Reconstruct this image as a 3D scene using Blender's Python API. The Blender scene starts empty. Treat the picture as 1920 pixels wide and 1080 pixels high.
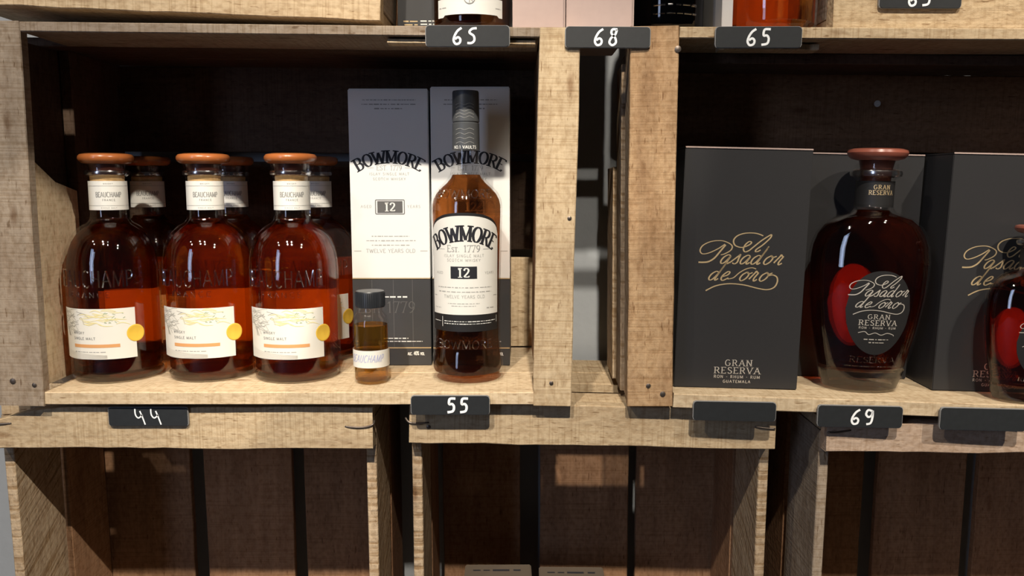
import bpy, bmesh, math, random
from mathutils import Vector, Matrix, Euler

# ------------------------------------------------------------------ camera, world, lights
scene = bpy.context.scene
C = scene.collection
R = math.radians

cam_d = bpy.data.cameras.new('camera')
cam_d.sensor_width = 36.0
cam_d.lens = 1500.0 / 1920.0 * 36.0
cam_d.clip_start = 0.02
cam = bpy.data.objects.new('camera', cam_d)
C.objects.link(cam)
cam.location = (0, -0.775, 0.209)
cam.rotation_euler = (R(90 - 7.5), 0, 0)
scene.camera = cam

world = bpy.data.worlds.new('world')
scene.world = world
world.use_nodes = True
bg = world.node_tree.nodes['Background']
bg.inputs[0].default_value = (0.95, 0.92, 1.0, 1)
bg.inputs[1].default_value = 0.016

vs = scene.view_settings
vs.view_transform = 'Standard'
vs.look = 'None'
vs.gamma = 1.0
vs.use_curve_mapping = False
vs.exposure = 0.0


def spot(name, loc, target, power, cone, blend, radius, color):
    d = bpy.data.lights.new(name, 'SPOT')
    d.energy = power
    d.spot_size = R(cone)
    d.spot_blend = blend
    d.shadow_soft_size = radius
    d.color = color
    o = bpy.data.objects.new(name, d)
    C.objects.link(o)
    o.location = loc
    o.rotation_euler = (Vector(target) - Vector(loc)).to_track_quat('-Z', 'Y').to_euler()
    return o


WARM = (1.0, 0.90, 0.76)
spot('track_spot', (-0.50, -2.00, 2.33), (-0.42, 0.05, 0.06), 330, 25, 0.75, 0.036, WARM)
spot('track_spot', (0.09, -2.00, 2.33), (0.22, 0.05, 0.06), 360, 26, 0.75, 0.036, WARM)
spot('track_spot', (1.42, -1.75, 2.20), (0.62, 0.05, 0.06), 240, 20, 0.9, 0.034, WARM)
spot('track_spot', (-1.70, -1.90, 2.25), (-0.3, 0.05, 0.1), 70, 40, 0.7, 0.034, WARM)
spot('track_spot', (1.30, -1.70, 2.00), (-0.477, 0.09, -0.03), 260, 6.6, 0.12, 0.012, WARM)  # added narrow beam; its edge draws the lit wedge on the left end board
spot('track_spot', (0.125, -2.30, 1.60), (0.092, 0.25, 0.12), 95, 4.6, 0.3, 0.02, WARM)
wl = bpy.data.lights.new('daylight_window', 'AREA')
wl.shape = 'RECTANGLE'
wl.size = 0.40
wl.size_y = 1.7
wl.energy = 14
wl.color = (0.58, 0.70, 1.0)
wo = bpy.data.objects.new('daylight_window', wl)
C.objects.link(wo)
wo.location = (-1.75, -2.7, 0.75)
wo.rotation_euler = (Vector((0, 0, 0.15)) - wo.location).to_track_quat('-Z', 'Y').to_euler()

scene.cycles.transparent_max_bounces = 32
scene.cycles.max_bounces = 14
scene.cycles.transmission_bounces = 12
scene.cycles.caustics_refractive = True
scene.cycles.sample_clamp_indirect = 4.0

# ------------------------------------------------------------------ materials
MATS = {}


def newmat(name):
    m = bpy.data.materials.new(name)
    m.use_nodes = True
    nt = m.node_tree
    nt.nodes.clear()
    out = nt.nodes.new('ShaderNodeOutputMaterial')
    MATS[name] = m
    return m, nt, out


def N(nt, kind, **kw):
    n = nt.nodes.new(kind)
    for k, v in kw.items():
        setattr(n, k, v)
    return n


def plain(name, col, rough=0.6, metal=0.0, noise=0.0, scale=60, spec=0.4, bump=0.0, coat=0.0):
    m, nt, out = newmat(name)
    p = N(nt, 'ShaderNodeBsdfPrincipled')
    p.inputs['Roughness'].default_value = rough
    p.inputs['Metallic'].default_value = metal
    p.inputs['Specular IOR Level'].default_value = spec
    p.inputs['Coat Weight'].default_value = coat
    tc = N(nt, 'ShaderNodeTexCoord')
    nz = N(nt, 'ShaderNodeTexNoise')
    nz.inputs['Scale'].default_value = scale
    nz.inputs['Detail'].default_value = 4
    nt.links.new(tc.outputs['Object'], nz.inputs['Vector'])
    mx = N(nt, 'ShaderNodeMix', data_type='RGBA')
    mx.inputs[6].default_value = (*[c * (1 - noise) for c in col], 1)
    mx.inputs[7].default_value = (*[min(1, c * (1 + noise)) for c in col], 1)
    nt.links.new(nz.outputs['Fac'], mx.inputs[0])
    nt.links.new(mx.outputs[2], p.inputs['Base Color'])
    if bump:
        b = N(nt, 'ShaderNodeBump')
        b.inputs['Strength'].default_value = bump
        b.inputs['Distance'].default_value = 0.001
        nt.links.new(nz.outputs['Fac'], b.inputs['Height'])
        nt.links.new(b.outputs[0], p.inputs['Normal'])
    nt.links.new(p.outputs[0], out.inputs[0])
    return m


def wood(name, light, dark, saw=0.5, stain=0.5, rough_bump=0.5, skew=0.0, pitch=560):
    """boards are built with their grain along local X"""
    m, nt, out = newmat(name)
    L = nt.links.new
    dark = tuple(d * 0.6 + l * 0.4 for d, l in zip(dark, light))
    tc = N(nt, 'ShaderNodeTexCoord')
    oi = N(nt, 'ShaderNodeObjectInfo')
    mul = N(nt, 'ShaderNodeVectorMath', operation='MULTIPLY_ADD')
    cmb = N(nt, 'ShaderNodeCombineXYZ')
    L(oi.outputs['Random'], cmb.inputs[0]); L(oi.outputs['Random'], cmb.inputs[1]); L(oi.outputs['Random'], cmb.inputs[2])
    L(cmb.outputs[0], mul.inputs[0])
    mul.inputs[1].default_value = (13.7, 7.3, 3.1)
    L(tc.outputs['Object'], mul.inputs[2])
    vec = mul.outputs[0]

    def mapped(sx, sy, sz, rz=0.0):
        mp = N(nt, 'ShaderNodeMapping')
        mp.inputs['Scale'].default_value = (sx, sy, sz)
        src = vec
        if rz:
            m0 = N(nt, 'ShaderNodeMapping'); m0.inputs['Rotation'].default_value = (0, 0, rz)
            L(vec, m0.inputs[0]); src = m0.outputs[0]
        L(src, mp.inputs[0])
        return mp.outputs[0]

    grain = N(nt, 'ShaderNodeTexNoise'); grain.inputs['Scale'].default_value = 1; grain.inputs['Detail'].default_value = 6
    grain.inputs['Roughness'].default_value = 0.65; grain.inputs['Distortion'].default_value = 0.6
    L(mapped(7, 95, 95), grain.inputs['Vector'])
    fine = N(nt, 'ShaderNodeTexNoise'); fine.inputs['Scale'].default_value = 1; fine.inputs['Detail'].default_value = 5
    L(mapped(60, 700, 700), fine.inputs['Vector'])
    sawt = N(nt, 'ShaderNodeTexNoise'); sawt.inputs['Scale'].default_value = 1; sawt.inputs['Detail'].default_value = 3
    L(mapped(pitch, 9, 9, skew), sawt.inputs['Vector'])
    blot = N(nt, 'ShaderNodeTexNoise'); blot.inputs['Scale'].default_value = 1; blot.inputs['Detail'].default_value = 4
    L(mapped(11, 30, 30), blot.inputs['Vector'])
    knot = N(nt, 'ShaderNodeTexVoronoi'); knot.inputs['Scale'].default_value = 1
    L(mapped(11, 34, 34), knot.inputs['Vector'])

    r1 = N(nt, 'ShaderNodeValToRGB')
    r1.color_ramp.elements[0].position = 0.22; r1.color_ramp.elements[0].color = (*dark, 1)
    r1.color_ramp.elements[1].position = 0.64; r1.color_ramp.elements[1].color = (*light, 1)
    L(grain.outputs['Fac'], r1.inputs[0])

    def mult(col, fac_socket, lo, hi, amount, dcol):
        mr = N(nt, 'ShaderNodeMapRange'); mr.inputs[1].default_value = lo; mr.inputs[2].default_value = hi
        mr.inputs[3].default_value = amount; mr.inputs[4].default_value = 0.0
        L(fac_socket, mr.inputs[0])
        mx = N(nt, 'ShaderNodeMix', data_type='RGBA', blend_type='MULTIPLY')
        L(mr.outputs[0], mx.inputs[0]); L(col, mx.inputs[6]); mx.inputs[7].default_value = (*dcol, 1)
        return mx.outputs[2]

    speck = N(nt, 'ShaderNodeTexNoise'); speck.inputs['Scale'].default_value = 1; speck.inputs['Detail'].default_value = 3
    L(mapped(150, 210, 210), speck.inputs['Vector'])
    # saw marks come and go along the board
    smod = N(nt, 'ShaderNodeMath', operation='MULTIPLY_ADD'); L(blot.outputs['Fac'], smod.inputs[0]); smod.inputs[1].default_value = -0.35
    L(sawt.outputs['Fac'], smod.inputs[2])
    c = mult(r1.outputs[0], smod.outputs[0], 0.20, 0.30, saw, (0.66, 0.58, 0.48))
    c = mult(c, fine.outputs['Fac'], 0.35, 0.55, 0.16, (0.66, 0.60, 0.52))
    nick = N(nt, 'ShaderNodeTexNoise'); nick.inputs['Scale'].default_value = 1; nick.inputs['Detail'].default_value = 2
    L(mapped(75, 420, 420), nick.inputs['Vector'])
    c = mult(c, nick.outputs['Fac'], 0.27, 0.345, 0.8, (0.45, 0.36, 0.28))
    c = mult(c, speck.outputs['Fac'], 0.34, 0.56, 0.6, (0.68, 0.61, 0.53))
    c = mult(c, blot.outputs['Fac'], 0.34, 0.58, stain, (0.62, 0.55, 0.50))
    c = mult(c, knot.outputs['Distance'], 0.05, 0.16, 0.7, (0.42, 0.29, 0.2))
    # board to board tone
    hs = N(nt, 'ShaderNodeHueSaturation')
    mr = N(nt, 'ShaderNodeMapRange'); mr.inputs[3].default_value = 0.82; mr.inputs[4].default_value = 1.12
    L(oi.outputs['Random'], mr.inputs[0]); L(mr.outputs[0], hs.inputs['Value']); L(c, hs.inputs['Color'])
    p = N(nt, 'ShaderNodeBsdfPrincipled')
    p.inputs['Roughness'].default_value = 0.8
    p.inputs['Specular IOR Level'].default_value = 0.2
    L(hs.outputs[0], p.inputs['Base Color'])
    add = N(nt, 'ShaderNodeMath', operation='ADD'); L(grain.outputs['Fac'], add.inputs[0])
    m2 = N(nt, 'ShaderNodeMath', operation='MULTIPLY_ADD'); L(sawt.outputs['Fac'], m2.inputs[0]); m2.inputs[1].default_value = saw
    L(add.outputs[0], m2.inputs[2]); L(speck.outputs['Fac'], add.inputs[1])
    b = N(nt, 'ShaderNodeBump'); b.inputs['Strength'].default_value = rough_bump; b.inputs['Distance'].default_value = 0.0012
    L(m2.outputs[0], b.inputs['Height']); L(b.outputs[0], p.inputs['Normal'])
    L(p.outputs[0], out.inputs[0])
    return m


def glassy(name, tint, refr=0.0, ior=1.3, refl=0.10, rough=0.0, base=0.045):
    """clear or coloured glass / liquid: part bends the light, part lets it straight through"""
    m, nt, out = newmat(name)
    L = nt.links.new
    tr = N(nt, 'ShaderNodeBsdfTransparent'); tr.inputs[0].default_value = (*tint, 1)
    base_refl = base
    base = tr.outputs[0]
    if refr > 0:
        rf = N(nt, 'ShaderNodeBsdfRefraction'); rf.inputs[0].default_value = (*tint, 1)
        rf.inputs['Roughness'].default_value = 0.0; rf.inputs['IOR'].default_value = ior
        mx = N(nt, 'ShaderNodeMixShader'); mx.inputs[0].default_value = refr
        L(base, mx.inputs[1]); L(rf.outputs[0], mx.inputs[2]); base = mx.outputs[0]
    gl = N(nt, 'ShaderNodeBsdfGlossy'); gl.inputs['Roughness'].default_value = rough + 0.03
    gl.inputs[0].default_value = (1, 1, 1, 1)
    lw = N(nt, 'ShaderNodeLayerWeight'); lw.inputs[0].default_value = 0.5
    pw = N(nt, 'ShaderNodeMath', operation='POWER'); L(lw.outputs['Facing'], pw.inputs[0]); pw.inputs[1].default_value = 3.5
    mr = N(nt, 'ShaderNodeMapRange'); mr.inputs[3].default_value = base_refl; mr.inputs[4].default_value = base_refl + refl * 4
    L(pw.outputs[0], mr.inputs[0])
    mx = N(nt, 'ShaderNodeMixShader'); L(mr.outputs[0], mx.inputs[0]); L(base, mx.inputs[1]); L(gl.outputs[0], mx.inputs[2])
    L(mx.outputs[0], out.inputs[0])
    return m


wood('wood_tan', (0.62, 0.485, 0.315), (0.40, 0.295, 0.185), saw=0.45, stain=0.35)
wood('wood_grey', (0.375, 0.305, 0.235), (0.23, 0.185, 0.14), saw=0.5, stain=0.6)
wood('wood_pale', (0.66, 0.53, 0.36), (0.46, 0.35, 0.22), saw=0.25, stain=0.3, rough_bump=0.35)
wood('wood_orange', (0.50, 0.335, 0.19), (0.27, 0.175, 0.10), saw=0.4, stain=0.8, rough_bump=0.8)
wood('wood_sawn', (0.52, 0.40, 0.27), (0.30, 0.22, 0.15), saw=1.0, stain=0.45, rough_bump=1.0, skew=0.5, pitch=260)
wood('wood_rose', (0.50, 0.38, 0.29), (0.30, 0.22, 0.165), saw=0.3, stain=0.5)
wood('wood_rough', (0.56, 0.43, 0.27), (0.28, 0.205, 0.13), saw=0.2, stain=0.35, rough_bump=1.0)
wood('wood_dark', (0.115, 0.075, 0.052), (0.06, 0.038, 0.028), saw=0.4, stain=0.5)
wood('wood_brown', (0.36, 0.205, 0.115), (0.17, 0.095, 0.055), saw=0.4, stain=0.5)
plain('wall_paint', (0.36, 0.38, 0.40), 0.75, noise=0.06, scale=90, bump=0.35)
plain('floor_paint', (0.22, 0.21, 0.20), 0.7, noise=0.1)
plain('tag_black', (0.017, 0.019, 0.021), 0.55, noise=0.2, scale=200)
plain('tag_edge', (0.25, 0.25, 0.25), 0.5)
plain('chalk', (0.85, 0.87, 0.88), 0.9, noise=0.12, scale=500)
plain('iron', (0.16, 0.13, 0.11), 0.45, metal=0.8, noise=0.3)
plain('steel', (0.75, 0.74, 0.70), 0.4, metal=0.2)
plain('label_white', (0.76, 0.75, 0.70), 0.55, noise=0.02)
plain('label_cream', (0.76, 0.74, 0.67), 0.55, noise=0.03)
plain('label_black', (0.016, 0.0155, 0.016), 0.5, noise=0.15)
plain('print_black', (0.02, 0.02, 0.025), 0.5)
plain('print_grey', (0.30, 0.30, 0.29), 0.6)
plain('print_light', (0.40, 0.40, 0.38), 0.6)
plain('print_branch', (0.40, 0.39, 0.35), 0.6)
plain('print_white', (0.75, 0.75, 0.72), 0.6)
plain('print_yellow', (0.80, 0.70, 0.36), 0.6)
plain('print_orange', (0.66, 0.33, 0.13), 0.6)
plain('print_green', (0.40, 0.47, 0.33), 0.6)
plain('print_blue', (0.42, 0.45, 0.66), 0.7)
plain('print_dim', (0.115, 0.113, 0.11), 0.5)
plain('gold_foil', (0.74, 0.56, 0.32), 0.38, metal=0.55)
plain('silver_foil', (0.72, 0.66, 0.58), 0.4, metal=0.5)
plain('medal_gold', (0.83, 0.54, 0.07), 0.45, metal=0.1, noise=0.1)
plain('carton_white', (0.76, 0.765, 0.75), 0.5, noise=0.015)
plain('carton_dark', (0.048, 0.048, 0.050), 0.45, noise=0.08)
plain('carton_black', (0.026, 0.0255, 0.027), 0.42, noise=0.08, scale=300)
plain('carton_pink', (0.50, 0.375, 0.335), 0.75, noise=0.06, scale=120, bump=0.1)
plain('carton_side', (0.40, 0.30, 0.265), 0.75, noise=0.06)
plain('carton_navy', (0.03, 0.045, 0.065), 0.4, noise=0.1)
plain('carton_pale', (0.50, 0.48, 0.47), 0.6, noise=0.05)
plain('carton_kraft_shaded', (0.085, 0.064, 0.046), 0.75, noise=0.06)  # brown darkened so the crate's shade sits in the colour
plain('stopper_amber', (0.40, 0.125, 0.035), 0.28, noise=0.15, coat=0.4)
plain('stopper_red', (0.28, 0.085, 0.055), 0.3, noise=0.15, coat=0.4)
plain('stopper_plug', (0.06, 0.016, 0.01), 0.3, coat=0.3)
plain('cork', (0.62, 0.40, 0.18), 0.7, noise=0.2, scale=400, bump=0.3)
plain('capsule_grey', (0.085, 0.090, 0.095), 0.42, noise=0.05, metal=0.2)
plain('cap_black', (0.02, 0.022, 0.026), 0.35)
glassy('glass_clear', (0.975, 0.975, 0.97), refl=0.05)
glassy('glass_base', (0.93, 0.92, 0.88), refr=0.6, ior=1.35, refl=0.12)
glassy('glass_dark', (0.10, 0.10, 0.11), refl=0.10)
glassy('whisky', (0.87, 0.48, 0.16), refr=0.55, ior=1.22, refl=0.05)
glassy('whisky_dark', (0.72, 0.37, 0.14), refr=0.55, ior=1.22, refl=0.05)
glassy('whisky_brown', (0.66, 0.36, 0.16), refr=0.4, ior=1.2, refl=0.05)
glassy('rum', (0.70, 0.25, 0.09), refr=0.5, ior=1.2, refl=0.05)
glassy('amber_light', (0.95, 0.68, 0.24), refr=0.5, ior=1.22, refl=0.05)
glassy('glass_lip', (0.80, 0.78, 0.74), refl=0.15, rough=0.15, base=0.42)
glassy('glass_relief', (0.80, 0.76, 0.70), refl=0.2, rough=0.10, base=0.24)

# ------------------------------------------------------------------ object helpers


def link(name, me, mat=None, parent=None, smooth=False):
    if mat:
        me.materials.append(MATS[mat])
    if smooth:
        for p in me.polygons:
            p.use_smooth = True
    o = bpy.data.objects.new(name, me)
    C.objects.link(o)
    if parent:
        o.parent = parent
    return o


def thing(name, label, cat, loc=(0, 0, 0), rot=(0, 0, 0), group=None, matrix=None):
    o = bpy.data.objects.new(name, None)
    o.empty_display_size = 0.02
    C.objects.link(o)
    if matrix is not None:
        o.matrix_basis = matrix
    else:
        o.location = loc
        o.rotation_euler = rot
    o['label'] = label
    o['category'] = cat
    if group:
        o['group'] = group
    return o


def tag(o, label, cat, group=None):
    o['label'] = label
    o['category'] = cat
    if group:
        o['group'] = group
    return o


def mesh(verts, faces, name='mesh'):
    me = bpy.data.meshes.new(name)
    me.from_pydata([tuple(v) for v in verts], [], faces)
    me.update()
    return me


def box_mesh(x0, x1, y0, y1, z0, z1, bev=0.0006):
    bm = bmesh.new()
    bmesh.ops.create_cube(bm, size=1)
    for v in bm.verts:
        v.co = Vector(((x0 + x1) / 2 + v.co.x * (x1 - x0), (y0 + y1) / 2 + v.co.y * (y1 - y0), (z0 + z1) / 2 + v.co.z * (z1 - z0)))
    if bev:
        bmesh.ops.bevel(bm, geom=bm.edges[:], offset=bev, segments=2, affect='EDGES')
    me = bpy.data.meshes.new('box')
    bm.to_mesh(me)
    bm.free()
    return me


def board(name, root, p0, p1, wdir, W, T, mat, n=10, jit=0.0005, wfun=None, seed=None):
    """a sawn plank: grain along local X, width local Y, thickness local Z; coordinates in the crate's frame"""
    p0, p1 = Vector(p0), Vector(p1)
    X = (p1 - p0); Ln = X.length; X.normalize()
    Y = Vector(wdir); Y = (Y - X * Y.dot(X)).normalized()
    Z = X.cross(Y)
    rnd = random.Random(seed if seed is not None else int(abs(p0.x * 7919 + p0.y * 104729 + p0.z * 15485) * 1000) + sum(map(ord, name)))
    ch = min(0.0009, T * 0.2)
    verts, faces = [], []
    o1 = o2 = 0.0
    for i in range(n + 1):
        t = i / n
        lo, hi = (-W / 2, W / 2) if wfun is None else wfun(t)
        o1 = o1 * 0.6 + rnd.uniform(-jit, jit)
        o2 = o2 * 0.6 + rnd.uniform(-jit, jit)
        lo += o1; hi += o2
        x = t * Ln
        e = rnd.uniform(-jit, jit) * 0.6
        for (y, z, dx) in ((lo + ch, -T / 2, 0), (hi - ch, -T / 2, 0), (hi, -T / 2 + ch, 0), (hi, T / 2 - ch, 0),
                           (hi - ch, T / 2, 0), (lo + ch, T / 2, 0), (lo, T / 2 - ch, 0), (lo, -T / 2 + ch, 0)):
            xx = x
            if i in (0, n):
                xx += rnd.uniform(-jit, jit)
            verts.append((xx, y, z + e * 0.5))
    for i in range(n):
        for k in range(8):
            a = i * 8 + k; b = i * 8 + (k + 1) % 8
            faces.append((a, a + 8, b + 8, b))
    faces.append(tuple(range(0, 8)))
    faces.append(tuple(range(n * 8 + 7, n * 8 - 1, -1)))
    me = mesh(verts, faces)
    o = link(name, me, mat, root)
    M = Matrix((X, Y, Z)).transposed().to_4x4()
    M.translation = p0
    o.matrix_basis = M
    return o


def smooth_by_angle(me, ang=40):
    for p in me.polygons:
        p.use_smooth = True
    bm = bmesh.new(); bm.from_mesh(me)
    for e in bm.edges:
        if len(e.link_faces) == 2 and e.calc_face_angle(0) > R(ang):
            e.smooth = False
    bm.to_mesh(me); bm.free()


def catmull(pts, sub=6):
    if len(pts) < 3:
        return list(pts)
    P = [pts[0]] + list(pts) + [pts[-1]]
    out = []
    for i in range(1, len(P) - 2):
        a, b, c, d = P[i - 1], P[i], P[i + 1], P[i + 2]
        for k in range(sub):
            t = k / sub
            out.append(tuple(0.5 * (2 * b[j] + (c[j] - a[j]) * t + (2 * a[j] - 5 * b[j] + 4 * c[j] - d[j]) * t * t
                                    + (3 * b[j] - a[j] - 3 * c[j] + d[j]) * t ** 3) for j in range(len(b))))
    out.append(tuple(pts[-1]))
    return out


def lathe_mesh(prof, n=48, sy=1.0, sub=0):
    if sub:
        prof = catmull(prof, sub)
    verts, faces = [], []
    for r, z in prof:
        r = max(r, 0.0)
        for k in range(n):
            a = 2 * math.pi * k / n
            verts.append((r * math.sin(a), -r * math.cos(a) * sy, z))
    for i in range(len(prof) - 1):
        for k in range(n):
            a = i * n + k; b = i * n + (k + 1) % n
            faces.append((a, b, b + n, a + n))
    faces.append(tuple(range(n - 1, -1, -1)))
    faces.append(tuple(range((len(prof) - 1) * n, len(prof) * n)))
    me = mesh(verts, faces)
    smooth_by_angle(me, 35)
    return me


def radius_fn(prof):
    def f(z):
        for (r0, z0), (r1, z1) in zip(prof, prof[1:]):
            if z0 <= z <= z1 and z1 > z0:
                return r0 + (r1 - r0) * (z - z0) / (z1 - z0)
        return prof[-1][0]
    return f


# ------------------------------------------------------------------ lettering (single-stroke alphabet drawn as ribbons)
def arc(cx, cy, rx, ry, a0, a1, n=10):
    return [(cx + rx * math.cos(R(a0 + (a1 - a0) * i / n)), cy + ry * math.sin(R(a0 + (a1 - a0) * i / n))) for i in range(n + 1)]


G = {
    'A': (0.8, [[(0.05, 0), (0.4, 1)], [(0.4, 1), (0.75, 0)], [(0.2, 0.36), (0.6, 0.36)]]),
    'B': (0.7, [[(0.12, 0), (0.12, 1)], [(0.12, 1)] + arc(0.36, 0.76, 0.22, 0.24, 90, -90) + [(0.12, 0.52)], [(0.12, 0.52)] + arc(0.38, 0.26, 0.26, 0.26, 90, -90) + [(0.12, 0)]]),
    'C': (0.78, [arc(0.42, 0.5, 0.34, 0.5, 48, 312, 16)]),
    'D': (0.78, [[(0.12, 0), (0.12, 1)], [(0.12, 1)] + arc(0.32, 0.5, 0.38, 0.5, 90, -90, 14) + [(0.12, 0)]]),
    'E': (0.66, [[(0.12, 0), (0.12, 1)], [(0.12, 1), (0.58, 1), (0.58, 0.88)], [(0.12, 0.52), (0.46, 0.52)], [(0.12, 0), (0.6, 0), (0.6, 0.14)]]),
    'F': (0.62, [[(0.12, 0), (0.12, 1)], [(0.12, 1), (0.58, 1)], [(0.12, 0.52), (0.46, 0.52)]]),
    'G': (0.82, [arc(0.42, 0.5, 0.34, 0.5, 48, 340, 16) + [(0.74, 0.45), (0.5, 0.45)]]),
    'H': (0.8, [[(0.12, 0), (0.12, 1)], [(0.68, 0), (0.68, 1)], [(0.12, 0.52), (0.68, 0.52)]]),
    'I': (0.3, [[(0.15, 0), (0.15, 1)]]),
    'J': (0.5, [[(0.36, 1), (0.36, 0.2)] + arc(0.2, 0.18, 0.16, 0.18, 0, -150, 6)]),
    'K': (0.74, [[(0.12, 0), (0.12, 1)], [(0.12, 0.42), (0.64, 1)], [(0.3, 0.6), (0.68, 0)]]),
    'L': (0.62, [[(0.12, 0), (0.12, 1)], [(0.12, 0), (0.58, 0), (0.58, 0.14)]]),
    'M': (0.98, [[(0.1, 0), (0.14, 1)], [(0.14, 1), (0.49, 0.06)], [(0.49, 0.06), (0.84, 1)], [(0.84, 1), (0.88, 0)]]),
    'N': (0.84, [[(0.12, 0), (0.12, 1)], [(0.12, 1), (0.7, 0)], [(0.7, 0), (0.7, 1)]]),
    'O': (0.86, [arc(0.43, 0.5, 0.35, 0.5, 90, 450, 20)]),
    'P': (0.66, [[(0.12, 0), (0.12, 1)], [(0.12, 1)] + arc(0.34, 0.74, 0.24, 0.26, 90, -90) + [(0.12, 0.48)]]),
    'Q': (0.86, [arc(0.43, 0.5, 0.35, 0.5, 90, 450, 20), [(0.5, 0.2), (0.8, -0.1)]]),
    'R': (0.74, [[(0.12, 0), (0.12, 1)], [(0.12, 1)] + arc(0.34, 0.75, 0.24, 0.25, 90, -90) + [(0.12, 0.5)], [(0.36, 0.5), (0.68, 0)]]),
    'S': (0.62, [catmull([(0.54, 0.84), (0.4, 0.98), (0.2, 0.96), (0.09, 0.78), (0.18, 0.6), (0.44, 0.43), (0.55, 0.25), (0.45, 0.05), (0.22, 0.01), (0.07, 0.16)], 3)]),
    'T': (0.7, [[(0.35, 0), (0.35, 1)], [(0.04, 0.88), (0.04, 1), (0.66, 1), (0.66, 0.88)]]),
    'U': (0.8, [[(0.12, 1), (0.12, 0.3)] + arc(0.4, 0.3, 0.28, 0.3, 180, 360) + [(0.68, 1)]]),
    'V': (0.8, [[(0.05, 1), (0.4, 0)], [(0.4, 0), (0.75, 1)]]),
    'W': (1.1, [[(0.04, 1), (0.3, 0)], [(0.3, 0), (0.55, 0.9)], [(0.55, 0.9), (0.8, 0)], [(0.8, 0), (1.06, 1)]]),
    'X': (0.8, [[(0.08, 0), (0.72, 1)], [(0.08, 1), (0.72, 0)]]),
    'Y': (0.78, [[(0.05, 1), (0.39, 0.48)], [(0.73, 1), (0.39, 0.48)], [(0.39, 0.48), (0.39, 0)]]),
    'Z': (0.7, [[(0.08, 1), (0.62, 1), (0.08, 0), (0.64, 0)]]),
    '0': (0.66, [arc(0.33, 0.5, 0.25, 0.5, 90, 450, 18)]),
    '1': (0.46, [[(0.08, 0.84), (0.25, 1)], [(0.25, 1), (0.25, 0)]]),
    '2': (0.66, [catmull([(0.08, 0.74), (0.16, 0.94), (0.34, 1.0), (0.54, 0.9), (0.56, 0.68), (0.4, 0.42), (0.2, 0.2), (0.07, 0.03)], 3), [(0.07, 0.03), (0.6, 0.03), (0.6, 0.16)]]),
    '4': (0.66, [[(0.46, 0), (0.46, 1)], [(0.46, 1), (0.05, 0.28), (0.62, 0.28)]]),
    '7': (0.6, [[(0.05, 0.86), (0.05, 1), (0.55, 1)], [(0.55, 1), (0.22, 0)]]),
    '9': (0.66, [arc(0.33, 0.7, 0.24, 0.3, 0, 360, 16), [(0.57, 0.7), (0.52, 0.35), (0.32, 0.06), (0.14, 0.0)]]),
    '.': (0.26, [[(0.1, 0.0), (0.1, 0.1)]]),
    '-': (0.5, [[(0.1, 0.45), (0.4, 0.45)]]),
    "'": (0.2, [[(0.1, 1), (0.1, 0.8)]]),
    '%': (0.8, [[(0.1, 0), (0.7, 1)], arc(0.2, 0.8, 0.13, 0.2, 0, 360, 8), arc(0.6, 0.2, 0.13, 0.2, 0, 360, 8)]),
    ' ': (0.42, []),
}


def text2d(s, h, weight=0.13, thin=0.45, serif=True, gap=0.08, cx=0.0, y=0.0, small=0.74, arc_r=None, width=None):
    """strokes [(points, widths)] of a line of capitals (lower case = small capitals), centred on cx, baseline y"""
    items, x = [], 0.0
    for ch in s:
        k = 1.0
        if ch.islower():
            k = small
        w, strokes = G[ch.upper()]
        items.append((x, k, strokes)); x += (w + gap) * k
    total = x - gap
    sx = h if width is None else width / total
    res = []

    def place(px, py):
        px = (px - total / 2) * sx; py = py * h
        if arc_r:
            a = px / arc_r
            return (cx + (arc_r + py) * math.sin(a), y + (arc_r + py) * math.cos(a) - arc_r)
        return (cx + px, y + py)

    for x0, k, strokes in items:
        for st in strokes:
            pts = [(x0 + p[0] * k, p[1] * k) for p in st]
            if len(pts) == 2:
                (a, b), (c, d) = pts
                pts = [(a + (c - a) * i / 4, b + (d - b) * i / 4) for i in range(5)]
            wd = []
            for i in range(len(pts)):
                p, q = pts[max(0, i - 1)], pts[min(len(pts) - 1, i + 1)]
                dx, dy = q[0] - p[0], q[1] - p[1]
                l = math.hypot(dx, dy) or 1
                f = abs(dy) / l
                if len(st) == 2 and dx * dy > 0 and abs(dx) > 0.15:
                    f *= 0.35          # rising diagonals are hairlines
                wd.append(h * weight * (thin + (1 - thin) * f) * (0.8 + 0.2 * k))
            res.append(([place(*p) for p in pts], wd))
            if serif and len(st) == 2 and abs(st[1][1] - st[0][1]) > 0.5:
                for (px, py) in st:
                    if py in (0, 1) or py in (0.0, 1.0):
                        hw = weight * 1.15
                        yy = py * k
                        res.append(([place(x0 + px * k - hw, yy), place(x0 + px * k, yy), place(x0 + px * k + hw, yy)], [h * weight * 0.42] * 3))
    return res


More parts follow.
